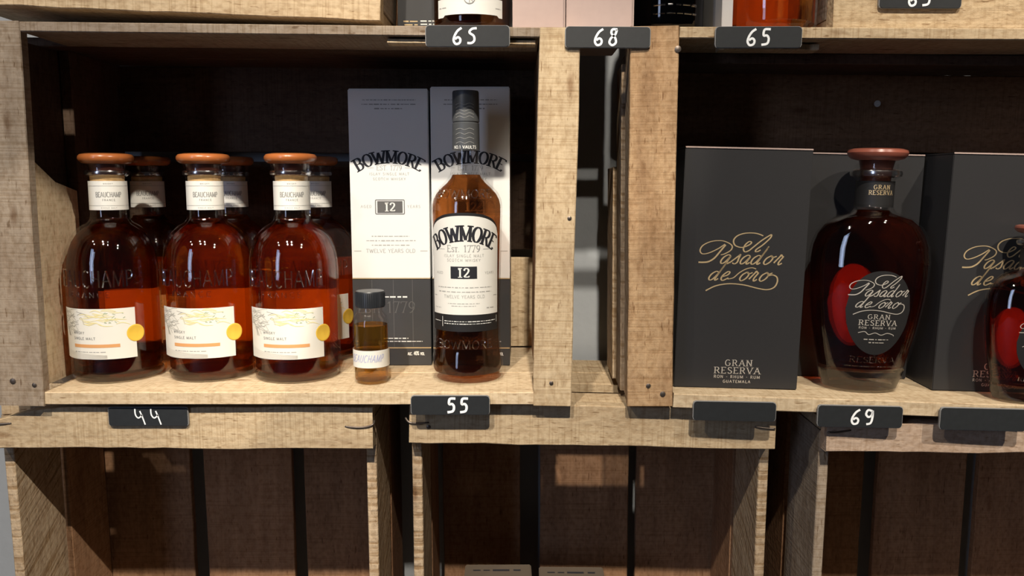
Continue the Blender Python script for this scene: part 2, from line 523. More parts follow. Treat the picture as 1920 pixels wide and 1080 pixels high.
def ribbon(name, strokes, fmap, mat, parent, off=0.00018, raise_=0.0, seg=0.0018):
    """print (or relief, raise_ > 0) laid on a surface by fmap(x, y, off) -> point"""
    verts, faces = [], []
    for pts, wd in strokes:
        if isinstance(wd, (int, float)):
            wd = [wd] * len(pts)
        P, Wd = [pts[0]], [wd[0]]
        for i in range(1, len(pts)):
            a, b = pts[i - 1], pts[i]
            l = math.hypot(b[0] - a[0], b[1] - a[1])
            if l < 1e-7:
                continue
            k = max(1, int(math.ceil(l / seg)))
            for j in range(1, k + 1):
                t = j / k
                P.append((a[0] + (b[0] - a[0]) * t, a[1] + (b[1] - a[1]) * t)); Wd.append(wd[i - 1] + (wd[i] - wd[i - 1]) * t)
        if len(P) < 2:
            continue
        cols = 3 if raise_ else 2
        base = len(verts)
        for i, (x, y) in enumerate(P):
            p, q = P[max(0, i - 1)], P[min(len(P) - 1, i + 1)]
            dx, dy = q[0] - p[0], q[1] - p[1]
            l = math.hypot(dx, dy) or 1
            nx, ny = -dy / l * Wd[i] / 2, dx / l * Wd[i] / 2
            verts.append(fmap(x + nx, y + ny, off))
            if raise_:
                verts.append(fmap(x, y, off + raise_))
            verts.append(fmap(x - nx, y - ny, off))
        for i in range(len(P) - 1):
            for c in range(cols - 1):
                a = base + i * cols + c
                faces.append((a, a + 1, a + cols + 1, a + cols))
    o = link(name, mesh(verts, faces), mat, parent)
    if 'small' in name or name in ('white_print', 'top_print', 'band_print', 'gold_print'):
        o['kind'] = 'stuff'
    return o


def greek(x0, x1, y, h, rnd, fill=0.8):
    """print too small to read: a line of short dashes"""
    res, x = [], x0
    while x < x1:
        w = rnd.uniform(1.0, 4.2) * h
        e = min(x + w, x1)
        res.append(([(x, y), (e, y)], [h * rnd.uniform(0.5, 0.9)] * 2))
        x = e + h * rnd.uniform(0.4, 1.0) * (2 - fill)
    return res


def flat_front(x0, y0, z0):
    """print plane facing -y"""
    return lambda x, z, off: (x0 + x, y0 - off, z0 + z)


def cyl_map(rf, off0=0.0):
    def f(s, z, off):
        r = rf(z) + off0 + off
        a = s / (rf(z) or 1)
        return (r * math.sin(a), -r * math.cos(a), z)
    return f


def oval_map(rf, sy, off0=0.0):
    def f(s, z, off):
        r = rf(z)
        y = -sy * math.sqrt(max(1e-8, r * r - s * s))
        return (s, y - off0 - off, z)
    return f


def patch(name, fmap, outline_lo, outline_hi, x0, x1, mat, parent, off, nx=20, nz=8, back=False):
    """curved sheet between two height curves, over x0..x1"""
    verts, faces = [], []
    for i in range(nx + 1):
        x = x0 + (x1 - x0) * i / nx
        lo, hi = outline_lo(x), outline_hi(x)
        for j in range(nz + 1):
            z = lo + (hi - lo) * j / nz
            p = fmap(x, z, off)
            verts.append((p[0], -p[1], p[2]) if back else p)
    for i in range(nx):
        for j in range(nz):
            a = i * (nz + 1) + j
            faces.append((a, a + nz + 1, a + nz + 2, a + 1))
    return link(name, mesh(verts, faces), mat, parent, smooth=True)


def tube(name, pts, rad, mat, parent=None, n=8):
    verts, faces = [], []
    pts = [Vector(p) for p in pts]
    for i, p in enumerate(pts):
        d = (pts[min(i + 1, len(pts) - 1)] - pts[max(i - 1, 0)]).normalized()
        u = d.cross(Vector((0.13, 0.3, 1))).normalized(); v = d.cross(u)
        for k in range(n):
            a = 2 * math.pi * k / n
            verts.append(p + (u * math.cos(a) + v * math.sin(a)) * rad)
    for i in range(len(pts) - 1):
        for k in range(n):
            a = i * n + k; b = i * n + (k + 1) % n
            faces.append((a, b, b + n, a + n))
    faces.append(tuple(range(n - 1, -1, -1))); faces.append(tuple(range((len(pts) - 1) * n, len(pts) * n)))
    return link(name, mesh(verts, faces), mat, parent, smooth=True)


def nail(root, x, y, z, r=0.0018, mat='iron'):
    me = lathe_mesh([(0.0001, 0), (r, 0.0002), (r * 1.05, 0.0006), (r * 0.6, 0.0011), (0.0001, 0.0012)], 10)
    o = link('nail_head', me, mat, root)
    o.location = (x, y, z)
    o.rotation_euler = (R(90), 0, 0)
    return o


# ------------------------------------------------------------------ setting
w = link('wall_back', box_mesh(-1.8, 1.8, 0.258, 0.36, -0.53, 1.5, 0), 'wall_paint'); w['kind'] = 'structure'
w['label'] = 'grey painted wall behind the crates'
fl = link('floor', box_mesh(-1.8, 1.8, -3.2, 0.258, -0.58, -0.53, 0), 'floor_paint'); fl['kind'] = 'structure'
fl['label'] = 'dark floor under the crates'

FZ = -0.53          # floor height

# ------------------------------------------------------------------ the long crate lying on its side, left (shelf A)
A0 = Vector((-0.508, 0, -0.0115))
A = thing('wooden_crate', 'long weathered wooden crate on its side holding the whisky bottles and white cartons', 'crate', A0)


def a(x, y, z):
    return (x - A0.x, y - A0.y, z - A0.z)


board('post', A, a(-0.4885, 0.006, -0.0115), a(-0.4835, 0.006, 0.3595), (1, 0, 0), 0.044, 0.012, 'wood_grey', seed=3)
board('post', A, a(0.0400, 0.007, -0.0118), a(0.0450, 0.007, 0.3535), (1, 0, 0), 0.0378, 0.014, 'wood_tan', seed=5)
board('top_board', A, a(-0.4625, 0.043, 0.3543), a(0.0258, 0.043, 0.3490), (0, 1, 0), 0.084, 0.0092, 'wood_grey')
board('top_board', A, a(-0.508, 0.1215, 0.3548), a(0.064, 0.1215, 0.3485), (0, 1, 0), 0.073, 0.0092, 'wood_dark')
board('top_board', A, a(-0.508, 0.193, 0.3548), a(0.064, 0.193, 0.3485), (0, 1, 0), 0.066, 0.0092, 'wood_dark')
board('batten', A, a(-0.118, 0.014, 0.3420), a(0.022, 0.014, 0.3405), (0, 1, 0), 0.016, 0.0045, 'wood_tan')
board('shelf_board', A, a(-0.4672, 0.043, -0.0045), a(0.0213, 0.043, -0.0045), (0, 1, 0), 0.082, 0.013, 'wood_pale')
board('shelf_board', A, a(-0.508, 0.1235, -0.0045), a(0.0585, 0.1235, -0.0045), (0, 1, 0), 0.074, 0.0128, 'wood_pale')
board('shelf_board', A, a(-0.508, 0.192, -0.0045), a(0.0585, 0.192, -0.0045), (0, 1, 0), 0.060, 0.0128, 'wood_pale')


def hollow(t):   # front edge with the curved hand hole
    d = 0.010 * math.exp(-((t - 0.80) / 0.22) ** 2)
    return (-0.046 + d, 0.046)


eb = board('end_board', A, a(-0.4825, 0.064, 0.003), a(-0.4825, 0.064, 0.235), (0, 1, 0), 0.092, 0.011, 'wood_pale', n=16, wfun=hollow)
for v in eb.data.vertices:          # its slanted upper end shapes the shadow edge into the wood
    if v.co.x > 0.2:
        v.co.x -= (v.co.y + 0.04) * 0.75 * (v.co.x - 0.2) / 0.032
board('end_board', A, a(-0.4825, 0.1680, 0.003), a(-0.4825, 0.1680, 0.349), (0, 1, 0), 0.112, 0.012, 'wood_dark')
board('end_cleat', A, a(-0.4955, 0.086, 0.003), a(-0.4955, 0.086, 0.349), (0, 1, 0), 0.145, 0.012, 'wood_dark')  # added board behind the gap; shade above the slant put into its dark colour
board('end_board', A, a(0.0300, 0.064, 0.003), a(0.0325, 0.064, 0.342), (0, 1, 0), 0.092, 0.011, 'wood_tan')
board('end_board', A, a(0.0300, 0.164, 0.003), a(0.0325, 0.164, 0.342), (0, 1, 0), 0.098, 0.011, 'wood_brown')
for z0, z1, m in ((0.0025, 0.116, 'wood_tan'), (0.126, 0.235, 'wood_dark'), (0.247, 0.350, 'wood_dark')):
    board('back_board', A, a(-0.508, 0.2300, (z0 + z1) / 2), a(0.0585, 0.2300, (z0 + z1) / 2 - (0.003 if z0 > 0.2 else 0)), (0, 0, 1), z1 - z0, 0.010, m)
nail(A, *a(-0.474, -0.0002, 0.010), 0.0022); nail(A, *a(-0.495, -0.0002, 0.014), 0.0028)
nail(A, *a(0.0555, -0.0002, 0.175), 0.0020); nail(A, *a(0.039, -0.0002, 0.012), 0.0020)
nail(A, *a(0.060, -0.0002, 0.338), 0.0020)

# ------------------------------------------------------------------ the long crate lying on its side, right (shelf B)
MB = Matrix.Translation((0.1148, 0, -0.011)) @ Euler((0, R(1.3), R(-2.2)), 'XYZ').to_matrix().to_4x4()
B = thing('wooden_crate', 'long orange-brown wooden crate on its side holding the black cartons and rum decanters', 'crate', matrix=MB)
BW = 0.600
board('post', B, (0.0226, 0.007, 0), (0.0105, 0.007, 0.366), (1, 0, 0), 0.0448, 0.014, 'wood_orange', seed=11)
board('post', B, (BW - 0.022, 0.007, 0), (BW - 0.022, 0.007, 0.366), (1, 0, 0), 0.044, 0.014, 'wood_orange')
board('top_board', B, (0.0345, 0.0455, 0.3605), (BW - 0.045, 0.0455, 0.3665), (0, 1, 0), 0.088, 0.0105, 'wood_tan')
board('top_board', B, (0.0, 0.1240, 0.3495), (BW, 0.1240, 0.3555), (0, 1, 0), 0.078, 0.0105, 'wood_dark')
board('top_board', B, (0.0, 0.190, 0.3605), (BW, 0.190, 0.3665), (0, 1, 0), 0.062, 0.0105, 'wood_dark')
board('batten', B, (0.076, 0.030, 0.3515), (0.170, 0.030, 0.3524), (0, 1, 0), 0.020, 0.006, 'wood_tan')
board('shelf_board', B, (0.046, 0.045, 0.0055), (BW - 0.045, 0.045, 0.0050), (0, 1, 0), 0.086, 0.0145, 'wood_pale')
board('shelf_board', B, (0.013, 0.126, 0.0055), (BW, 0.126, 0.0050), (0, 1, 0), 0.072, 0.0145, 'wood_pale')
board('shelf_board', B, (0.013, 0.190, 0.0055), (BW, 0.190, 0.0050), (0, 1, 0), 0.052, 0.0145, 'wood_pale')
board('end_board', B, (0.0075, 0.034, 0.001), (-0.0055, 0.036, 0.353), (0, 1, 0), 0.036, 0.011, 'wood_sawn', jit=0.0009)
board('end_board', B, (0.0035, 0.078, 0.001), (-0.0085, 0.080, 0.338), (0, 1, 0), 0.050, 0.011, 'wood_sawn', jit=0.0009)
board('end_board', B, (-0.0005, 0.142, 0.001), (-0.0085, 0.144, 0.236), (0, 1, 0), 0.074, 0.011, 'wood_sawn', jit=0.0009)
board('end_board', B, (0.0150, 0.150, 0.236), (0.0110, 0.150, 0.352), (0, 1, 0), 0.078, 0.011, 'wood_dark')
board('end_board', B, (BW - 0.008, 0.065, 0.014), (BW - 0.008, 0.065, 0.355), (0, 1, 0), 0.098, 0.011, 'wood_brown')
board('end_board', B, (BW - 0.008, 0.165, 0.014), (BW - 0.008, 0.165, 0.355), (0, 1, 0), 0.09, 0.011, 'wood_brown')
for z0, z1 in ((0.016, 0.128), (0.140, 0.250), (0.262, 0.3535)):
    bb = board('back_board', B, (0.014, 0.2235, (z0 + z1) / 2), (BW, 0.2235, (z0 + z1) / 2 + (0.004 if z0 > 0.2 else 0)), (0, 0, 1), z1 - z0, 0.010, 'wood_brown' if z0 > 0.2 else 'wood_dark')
nail(B, 0.0330, -0.0002, 0.345, 0.0030); nail(B, 0.020, -0.0002, 0.021, 0.0022); nail(B, 0.0345, -0.0002, 0.013, 0.0026)
sc_ = link('screw', lathe_mesh([(0.0012, -0.0012), (0.0016, 0.0), (0.0036, 0.0003), (0.0040, 0.001), (0.0036, 0.0016), (0.0018, 0.0016), (0.0014, 0.0008), (0.0001, 0.0008)], 18), 'steel', B)
sc_.location = (0.3080, 0.2180, 0.3210); sc_.rotation_euler = (R(90), 0, 0)

# ------------------------------------------------------------------ upright crates


def upright(label, x0, x1, y0, z0, hl, hr, rail_mat, side_mat, slats, top_slot=(0.075, 0.105), rail_w=0.043, taper=0.0, bottom_rail_w=None, tilt=0.0, slat_mat='wood_brown'):
    root = thing('wooden_crate', label, 'crate', (x0, y0, z0), (0, tilt, 0))
    Wd = x1 - x0

    def tp(t):
        hi = rail_w / 2
        if taper and t < 0.2:
            hi -= taper * (1 - t / 0.2) ** 1.5
        return (-rail_w / 2, hi)

    board('rail', root, (0, 0.008, hl - rail_w / 2), (Wd, 0.008, hr - rail_w / 2), (0, 0, 1), rail_w, 0.016, rail_mat, n=20, wfun=tp, jit=0.0007)
    brw = bottom_rail_w or rail_w
    board('rail', root, (0, 0.008, brw / 2), (Wd, 0.008, brw / 2), (0, 0, 1), brw, 0.016, rail_mat, n=20, jit=0.0007)
    hm = min(hl, hr) - 0.013
    sx = 0.0052
    for (x, h) in ((sx, hl), (Wd - sx, hr)):
        board('side_board', root, (x, 0.060, 0.013), (x, 0.060, h - 0.014), (0, 1, 0), 0.084, 0.0104, side_mat)
        board('side_board', root, (x, 0.154, 0.013), (x, 0.154, h - 0.014), (0, 1, 0), 0.084, 0.0104, slat_mat)
    for (ya, yb) in ((0.018, top_slot[0]), (top_slot[1], 0.150), (0.153, 0.236 - y0)):
        board('top_board', root, (0.001, (ya + yb) / 2, hl - 0.0075), (Wd - 0.001, (ya + yb) / 2, hr - 0.0075), (0, 1, 0), yb - ya, 0.011, 'wood_tan')
    for (ya, yb) in ((0.018, 0.10), (0.104, 0.196)):
        board('bottom_board', root, (0.001, (ya + yb) / 2, 0.0062), (Wd - 0.001, (ya + yb) / 2, 0.0062), (0, 1, 0), yb - ya, 0.012, 'wood_tan')
    for xa, xb in slats:
        board('back_slat', root, ((xa + xb) / 2 - x0, 0.202, 0.0135), ((xa + xb) / 2 - x0, 0.202, hm - 0.0015), (1, 0, 0), xb - xa, 0.010, slat_mat)
    return root


L1 = upright('upright wooden crate with the 44 price tag on its tapered front rail', -0.530, -0.1415, 0.012, FZ, FZ * -1 - 0.0165, FZ * -1 - 0.0172,
             'wood_tan', 'wood_sawn', ((-0.5295, -0.4114), (-0.3944, -0.2815), (-0.2655, -0.157)), taper=0.016)
L2 = upright('upright wooden crate with two cardboard boxes inside, between the other lower crates', -0.1046, 0.2690, 0.0145, FZ, FZ * -1 - 0.0115, FZ * -1 - 0.0195,
             'wood_tan', 'wood_sawn', ((-0.0884, 0.0102), (0.036, 0.1496), (0.1598, 0.2600)), top_slot=(0.058, 0.100))
L3 = upright('upright wooden crate with reddish rail under the right end of the rum shelf', 0.3150, 0.7000, 0.000, FZ, FZ * -1 - 0.0285, FZ * -1 - 0.0320,
             'wood_rose', 'wood_grey', ((0.330, 0.444), (0.4625, 0.575), (0.590, 0.69)), rail_w=0.030)


def staple(root, pts, rad=0.0011):
    o = tube('staple', catmull(pts, 4), rad, 'iron', root)
    return o


H1 = -FZ
staple(L1, [(0.3605, 0.0005, H1 - 0.0365), (0.368, -0.0006, H1 - 0.0370), (0.380, -0.0006, H1 - 0.0370), (0.3885, -0.0005, H1 - 0.0345), (0.3895, 0.004, H1 - 0.0315)])
staple(L1, [(0.0, -0.0004, H1 - 0.034), (0.012, -0.0007, H1 - 0.0335), (0.022, 0.0004, H1 - 0.033)])
staple(L2, [(-0.004, 0.003, H1 - 0.029), (0.0, -0.0007, H1 - 0.0325), (0.008, -0.0008, H1 - 0.0335), (0.020, 0.0004, H1 - 0.0330)])
nail(L2, 0.0195, -0.0002, H1 - 0.0375, 0.0021)
staple(L2, [(0.352, 0.0004, H1 - 0.0375), (0.360, -0.0007, H1 - 0.0385), (0.3725, -0.0007, H1 - 0.0395)])
staple(L3, [(0.001, -0.0007, H1 - 0.0385), (0.010, -0.0007, H1 - 0.0385), (0.024, 0.0004, H1 - 0.0365)])

# upper row of crates: only the bottom rails come into view
CT = upright('wooden crate of the upper row, its bottom rail above the left crate', -0.530, -0.126, 0.018, 0.3790, 0.16, 0.16,
             'wood_tan', 'wood_grey', ((-0.51, -0.40), (-0.39, -0.28), (-0.27, -0.14)), tilt=R(2.35))
DT = upright('wooden crate of the upper row with rough split bottom rail above the rum shelf', 0.3070, 0.700, 0.018, 0.3545, 0.30, 0.30,
             'wood_rough', 'wood_grey', ((0.32, 0.43), (0.44, 0.56), (0.57, 0.69)), bottom_rail_w=0.05)

# ------------------------------------------------------------------ price tags
HAND = {
    '6': [[(0.72, 1.0), (0.42, 0.82), (0.18, 0.48), (0.12, 0.2), (0.28, 0.0), (0.55, 0.06), (0.62, 0.28), (0.45, 0.42), (0.22, 0.3)]],
    '5': [[(0.78, 0.98), (0.34, 0.96), (0.28, 0.60), (0.52, 0.60), (0.66, 0.40), (0.56, 0.10), (0.14, 0.02)]],
    's': [[(0.85, 0.98), (0.5, 0.94), (0.30, 0.72), (0.62, 0.50), (0.66, 0.22), (0.45, 0.06), (0.14, 0.06)]],
    '8': [[(0.78, 0.98), (0.42, 0.98), (0.34, 0.74), (0.62, 0.46), (0.68, 0.16), (0.42, 0.0), (0.20, 0.16), (0.32, 0.44), (0.62, 0.66), (0.74, 0.96)]],
    '9': [[(0.66, 0.92), (0.34, 0.98), (0.20, 0.70), (0.40, 0.50), (0.64, 0.64), (0.70, 0.95), (0.70, 0.45), (0.58, 0.08), (0.26, 0.0)]],
    '4': [[(0.14, 1.0), (0.16, 0.62), (0.34, 0.42), (0.60, 0.62)], [(0.44, 0.86), (0.58, 0.5), (0.74, 0.0)]],
    '.': [[(0.1, 0.0), (0.16, 0.04)]],
}


def price_tag(label, cx, cz, digits='', y=-0.0032, W=0.079, H=0.0195, dx=0.0, dh=0.0145, dw=0.0125, rot=0.0, chamfer=0.003, yaw=0.0, weight=0.0021):
    t = thing('price_tag', label, 'price tag', (cx, y, cz), (0, rot, yaw), 'black chalk price tags')
    w2, h2, c = W / 2, H / 2, chamfer
    out = [(-w2 + c, -h2), (w2 - c, -h2), (w2 - c * 0.3, -h2 + c * 0.3), (w2, -h2 + c), (w2, h2 - c), (w2 - c * 0.3, h2 - c * 0.3), (w2 - c, h2), (-w2 + c, h2), (-w2 + c * 0.3, h2 - c * 0.3), (-w2, h2 - c), (-w2, -h2 + c), (-w2 + c * 0.3, -h2 + c * 0.3)]
    n = len(out)

    def slab(k, ya, yb):
        v = [(x * k[0], ya, z * k[1]) for x, z in out] + [(x * k[0], yb, z * k[1]) for x, z in out]
        f = [tuple(range(n)), tuple(range(2 * n - 1, n - 1, -1))] + [(i, i + n, (i + 1) % n + n, (i + 1) % n) for i in range(n)]
        me = mesh(v, f)
        bm = bmesh.new(); bm.from_mesh(me); bmesh.ops.recalc_face_normals(bm, faces=bm.faces); bm.to_mesh(me); bm.free()
        return me
    link('plate', slab((0.985, 0.96), -0.0008, 0.0018), 'tag_black', t)
    link('rim', slab((1.0, 1.0), -0.0001, 0.0026), 'tag_edge', t)
    if digits:
        strokes, x = [], -dw * len(digits) / 2
        for d in digits:
            for st in HAND[d]:
                strokes.append(([(x + p[0] * dw, (p[1] - 0.5) * dh) for p in catmull(st, 5)], weight))
            x += dw
        strokes = [([(p[0] + dx, p[1]) for p in pts], wd) for pts, wd in strokes]
        ribbon('chalk_digits', strokes, flat_front(0, -0.0008, 0), 'chalk', t, off=0.0002)
    return t


price_tag('black price tag with chalk number 65 on the top edge above the white cartons', -0.0415, 0.3448, '6s', dx=-0.002)
price_tag('black price tag with chalk number 68 bridging the gap between the two long crates', 0.0895, 0.3437, '68', W=0.080, dx=-0.001, rot=R(0.4))
price_tag('black price tag with chalk number 65 above the tall black carton on the right', 0.2290, 0.3430, '65', W=0.080, y=-0.0075, dx=0.001, rot=R(0.3), yaw=R(-2.2))
price_tag('black price tag cut off by the upper picture edge, on the rough split rail', 0.3880, 0.3830, '65', y=0.0144, W=0.0785, rot=R(0.2))
price_tag('black price tag with chalk number 44 on the lower left rail', -0.3672, -0.0250, '44', y=0.0090, W=0.0805, dx=0.001, dw=0.0160, dh=0.0165, chamfer=0.002, weight=0.0014)
price_tag('black price tag with chalk number 55 on the shelf edge below the tall whisky bottle', -0.0613, -0.0100, '55', W=0.0785, y=-0.0028, dx=0.008, weight=0.0025)
price_tag('blank black price tag below the tall black carton', 0.2198, -0.0150, '', W=0.0815, y=-0.0070, rot=R(0.5), yaw=R(-2.2))
price_tag('black price tag with chalk number 69 below the large rum decanter', 0.3420, -0.0190, '69', W=0.0825, H=0.022, y=-0.0117, rot=R(0.6), yaw=R(-2.2), dx=0.003)
price_tag('blank black price tag below the small rum decanter at the right edge', 0.4605, -0.0205, '', W=0.083, H=0.0225, y=-0.0163, rot=R(0.8), yaw=R(-2.2))

# ------------------------------------------------------------------ round amber whisky bottles with wooden stoppers
BE_PROF = [(0.0385, 0.0), (0.0440, 0.0012), (0.0462, 0.005), (0.0465, 0.012), (0.0465, 0.118), (0.0458, 0.128), (0.0436, 0.139), (0.0400, 0.1485),
           (0.0350, 0.1560), (0.0290, 0.1615), (0.0228, 0.1650), (0.0196, 0.1685), (0.0186, 0.174), (0.0184, 0.210), (0.0188, 0.2130), (0.0208, 0.2145),
           (0.0214, 0.2170), (0.0206, 0.2190), (0.0206, 0.2250), (0.0214, 0.2262)]


def beauchamp(label, x, y, z, yaw):
    rnd = random.Random(7)
    t = thing('whisky_bottle', label, 'bottle', (x, y, z), (0, 0, yaw), 'stoppered amber whisky bottles')
    rf = radius_fn(BE_PROF)
    link('glass', lathe_mesh(BE_PROF, 56), 'glass_clear', t)
    liq = [(0.030, 0.0075), (0.0395, 0.0082), (0.0434, 0.012), (0.0440, 0.118), (0.0434, 0.127), (0.0412, 0.137), (0.0378, 0.1455), (0.0330, 0.1530),
           (0.0268, 0.1590), (0.0210, 0.1630), (0.0180, 0.1665), (0.0170, 0.1690), (0.0002, 0.1690)]
    link('liquid', lathe_mesh(liq, 48), 'whisky', t)
    link('base_glass', lathe_mesh([(0.0380, 0.0006), (0.0435, 0.002), (0.0448, 0.006), (0.0410, 0.0070), (0.0300, 0.0062), (0.0002, 0.0068)], 48), 'glass_base', t)
    st = link('stopper', lathe_mesh([(0.0185, 0.2262), (0.0235, 0.2270), (0.0262, 0.2292), (0.0272, 0.2318), (0.0268, 0.2342), (0.0250, 0.2362), (0.0200, 0.2372), (0.0002, 0.2376)], 48), 'stopper_amber', t)
    link('cork', lathe_mesh([(0.0155, 0.205), (0.0165, 0.206), (0.0168, 0.2130), (0.0160, 0.2138)], 32), 'cork', t)
    link('stopper_collar', lathe_mesh([(0.0150, 0.2140), (0.0164, 0.2146), (0.0170, 0.2195), (0.0178, 0.2262)], 32), 'stopper_plug', t)
    link('lip_ring', lathe_mesh([(0.0196, 0.2140), (0.0212, 0.2150), (0.0217, 0.2170), (0.0211, 0.2190), (0.0196, 0.2194)], 40), 'glass_lip', t)
    nl = patch('neck_label', cyl_map(rf), lambda s: 0.1785, lambda s: 0.2085, -0.0565, 0.0565, 'label_white', t, 0.0003, nx=40, nz=2)
    m = cyl_map(rf, 0.0003)
    turn = 0.0185 * (math.atan2(-x, y + 0.775) - yaw)
    mn = lambda s_, z_, o_: m(s_ + turn, z_, o_)
    ribbon('neck_print', text2d('BEAUCHAMP', 0.0052, 0.14, 0.7, False, width=0.025, y=0.1920) + text2d('FRANCE', 0.0020, 0.16, 0.8, False, gap=0.3, y=0.1880), mn, 'print_grey', nl)
    ribbon('neck_rule', [([(-0.050, 0.2035), (0.050, 0.2035)], 0.00035), ([(-0.050, 0.1832), (0.050, 0.1832)], 0.00035)]
           + text2d('WHISKY', 0.0013, 0.2, 1, False, gap=0.5, y=0.2052) + text2d('SINGLE MALT', 0.0012, 0.2, 1, False, gap=0.5, y=0.1802), mn, 'print_light', nl)
    # front label
    LW = 0.0435
    fl_ = patch('front_label', cyl_map(rf), lambda s: 0.0265, lambda s: 0.0790, -LW, LW, 'label_cream', t, 0.0003, nx=36, nz=6)
    wash = []
    for i in range(26):
        x0 = rnd.uniform(-0.014, 0.026); yy = rnd.uniform(0.062, 0.0775)
        wash.append((catmull([(x0, yy), (x0 + 0.006, yy + rnd.uniform(-.002, .002)), (x0 + 0.014, yy + rnd.uniform(-.003, .002))], 3), [0.0002 + 0.0006 * math.sin(math.pi * q / 6) for q in range(7)]))
    ribbon('label_wash', wash, m, 'print_yellow', fl_)
    br = []
    for i in range(34):
        x0 = rnd.uniform(-0.043, -0.012); yy = rnd.uniform(0.055, 0.077)
        dx = rnd.uniform(0.006, 0.016) * (1 if x0 < -0.03 else rnd.choice((-1, 1)))
        br.append((catmull([(x0, yy), (x0 + dx * .5, yy + rnd.uniform(-.004, .003)), (x0 + dx, yy + rnd.uniform(-.007, .004))], 3), rnd.uniform(0.0002, 0.00055)))
    for i in range(5):
        br.append((catmull([(-0.043, 0.072 - i * .002), (-0.034, 0.060), (-0.0315 + i * .001, 0.050)], 3), 0.0004))
    for i in range(7):
        br.append((catmull([(-0.045, 0.040 - i * .0018), (-0.028, 0.034 - i * .0013), (0.015, 0.0305 - i * .0005)], 4), 0.00018))
    ribbon('label_branches', br, m, 'print_branch', fl_)
    gr = []
    for i in range(16):
        x0 = rnd.uniform(0.012, 0.036); yy = rnd.uniform(0.064, 0.0745)
        gr.append(([(x0, yy), (x0 + rnd.uniform(.001, .003), yy + rnd.uniform(-.002, .002))], 0.0007))
    ribbon('label_leaves', gr, m, 'print_green', fl_)
    ribbon('label_print', text2d('WHISKY', 0.0026, 0.2, 0.8, False, gap=0.25, cx=-0.0145, y=0.0528) + text2d('SINGLE MALT', 0.0026, 0.2, 0.8, False, gap=0.25, cx=-0.0085, y=0.0470), m, 'print_grey', fl_)
    ribbon('label_bar', [([(-0.0215, 0.0405), (0.0275, 0.0405)], 0.0034)], m, 'print_orange', fl_)
    ribbon('label_small_print', greek(-0.021, 0.014, 0.0342, 0.0012, rnd), m, 'print_light', fl_)
    # gold medal sticker half on the label
    verts, faces = [], []
    mm = cyl_map(rf, 0.0006)
    for ri, ro in enumerate((0.0, 0.0072, 0.0082, 0.0090)):
        for k in range(28):
            an = 2 * math.pi * k / 28
            verts.append(mm(0.0432 + ro * math.cos(an), 0.0520 + ro * 1.0 * math.sin(an), 0.0 + (0.0003 if ri == 2 else 0)))
    for i in range(3):
        for k in range(28):
            a_ = i * 28 + k; b_ = i * 28 + (k + 1) % 28
            faces.append((a_, b_, b_ + 28, a_ + 28))
    link('medal', mesh(verts, faces), 'medal_gold', t, smooth=True)
    patch('back_label', cyl_map(rf), lambda s: 0.028, lambda s: 0.088, -0.036, 0.036, 'label_white', t, 0.0003, nx=24, nz=4, back=True)
    ribbon('embossed_lettering', text2d('BEAUCHAMP', 0.0170, 0.10, 0.9, False, width=0.088, y=0.1010) + text2d('FRANCE', 0.0055, 0.17, 0.9, False, gap=0.35, width=0.042, y=0.0905),
           cyl_map(rf), 'glass_relief', t, off=0.0001, raise_=0.0009)
    return t


SZ = 0.0022
beauchamp('amber whisky bottle with wooden stopper, front row, nearest the left crate post', -0.4270, 0.0770, SZ, R(-5))
beauchamp('amber whisky bottle with wooden stopper, middle of the front row of three', -0.3265, 0.0818, SZ, R(-4))
beauchamp('amber whisky bottle with wooden stopper, front row, beside the small sample bottle', -0.2328, 0.0765, SZ, R(-3))
beauchamp('shaded whisky bottle in the back row, behind the leftmost front bottle', -0.4290, 0.1735, SZ, R(4))
beauchamp('shaded whisky bottle in the back row, behind the middle front bottle', -0.3320, 0.1772, SZ, R(-2))
beauchamp('shaded whisky bottle in the back row, behind the rightmost front bottle', -0.2315, 0.1730, SZ, R(6))

# ------------------------------------------------------------------ sample bottle
sp = thing('sample_bottle', 'small screw cap sample bottle of pale amber whisky with white paper band', 'bottle', (-0.1468, 0.0440, SZ), (0, 0, R(-8)))
SPP = [(0.0150, 0.0), (0.0176, 0.0010), (0.0184, 0.003), (0.0184, 0.0640), (0.0178, 0.0675), (0.0160, 0.0710), (0.0136, 0.0745), (0.0130, 0.078), (0.0130, 0.0835)]
srf = radius_fn(SPP)
link('glass', lathe_mesh(SPP, 40), 'glass_clear', sp)
link('liquid', lathe_mesh([(0.0140, 0.0030), (0.0165, 0.0040), (0.0172, 0.006), (0.0172, 0.0612), (0.0002, 0.0612)], 40), 'amber_light', sp)
cp = link('cap', lathe_mesh([(0.0142, 0.0795), (0.0150, 0.0798), (0.0150, 0.0950), (0.0143, 0.0962), (0.0002, 0.0965)], 40), 'cap_black', sp)
vs_, fs_ = [], []
for k in range(44):
    an = 2 * math.pi * k / 44
    for (rr, zz) in ((0.0149, 0.081), (0.0149, 0.0945)):
        for da in (-0.02, 0.02):
            vs_.append(((rr if abs(da) else rr) * math.sin(an + da), -rr * math.cos(an + da), zz))
    for zz in (0.081, 0.0945):
        vs_.append((0.0154 * math.sin(an), -0.0154 * math.cos(an), zz))
    b0 = k * 6
    fs_ += [(b0, b0 + 4, b0 + 5, b0 + 2), (b0 + 4, b0 + 1, b0 + 3, b0 + 5)]
link('cap_ridges', mesh(vs_, fs_), 'cap_black', cp)
pl_ = patch('paper_band', cyl_map(srf), lambda s: 0.0185, lambda s: 0.0365, -0.034, 0.034, 'label_white', sp, 0.0004, nx=40, nz=2)
ribbon('handwriting', [([(p[0] + (p[1] - 0.0255) * 0.25, p[1]) for p in pts], 0.0007) for pts, wd in text2d('BEAUCHAMP', 0.0075, 0.1, 1, False, gap=0.12, width=0.036, y=0.0245)], cyl_map(srf, 0.0004), 'print_blue', pl_)

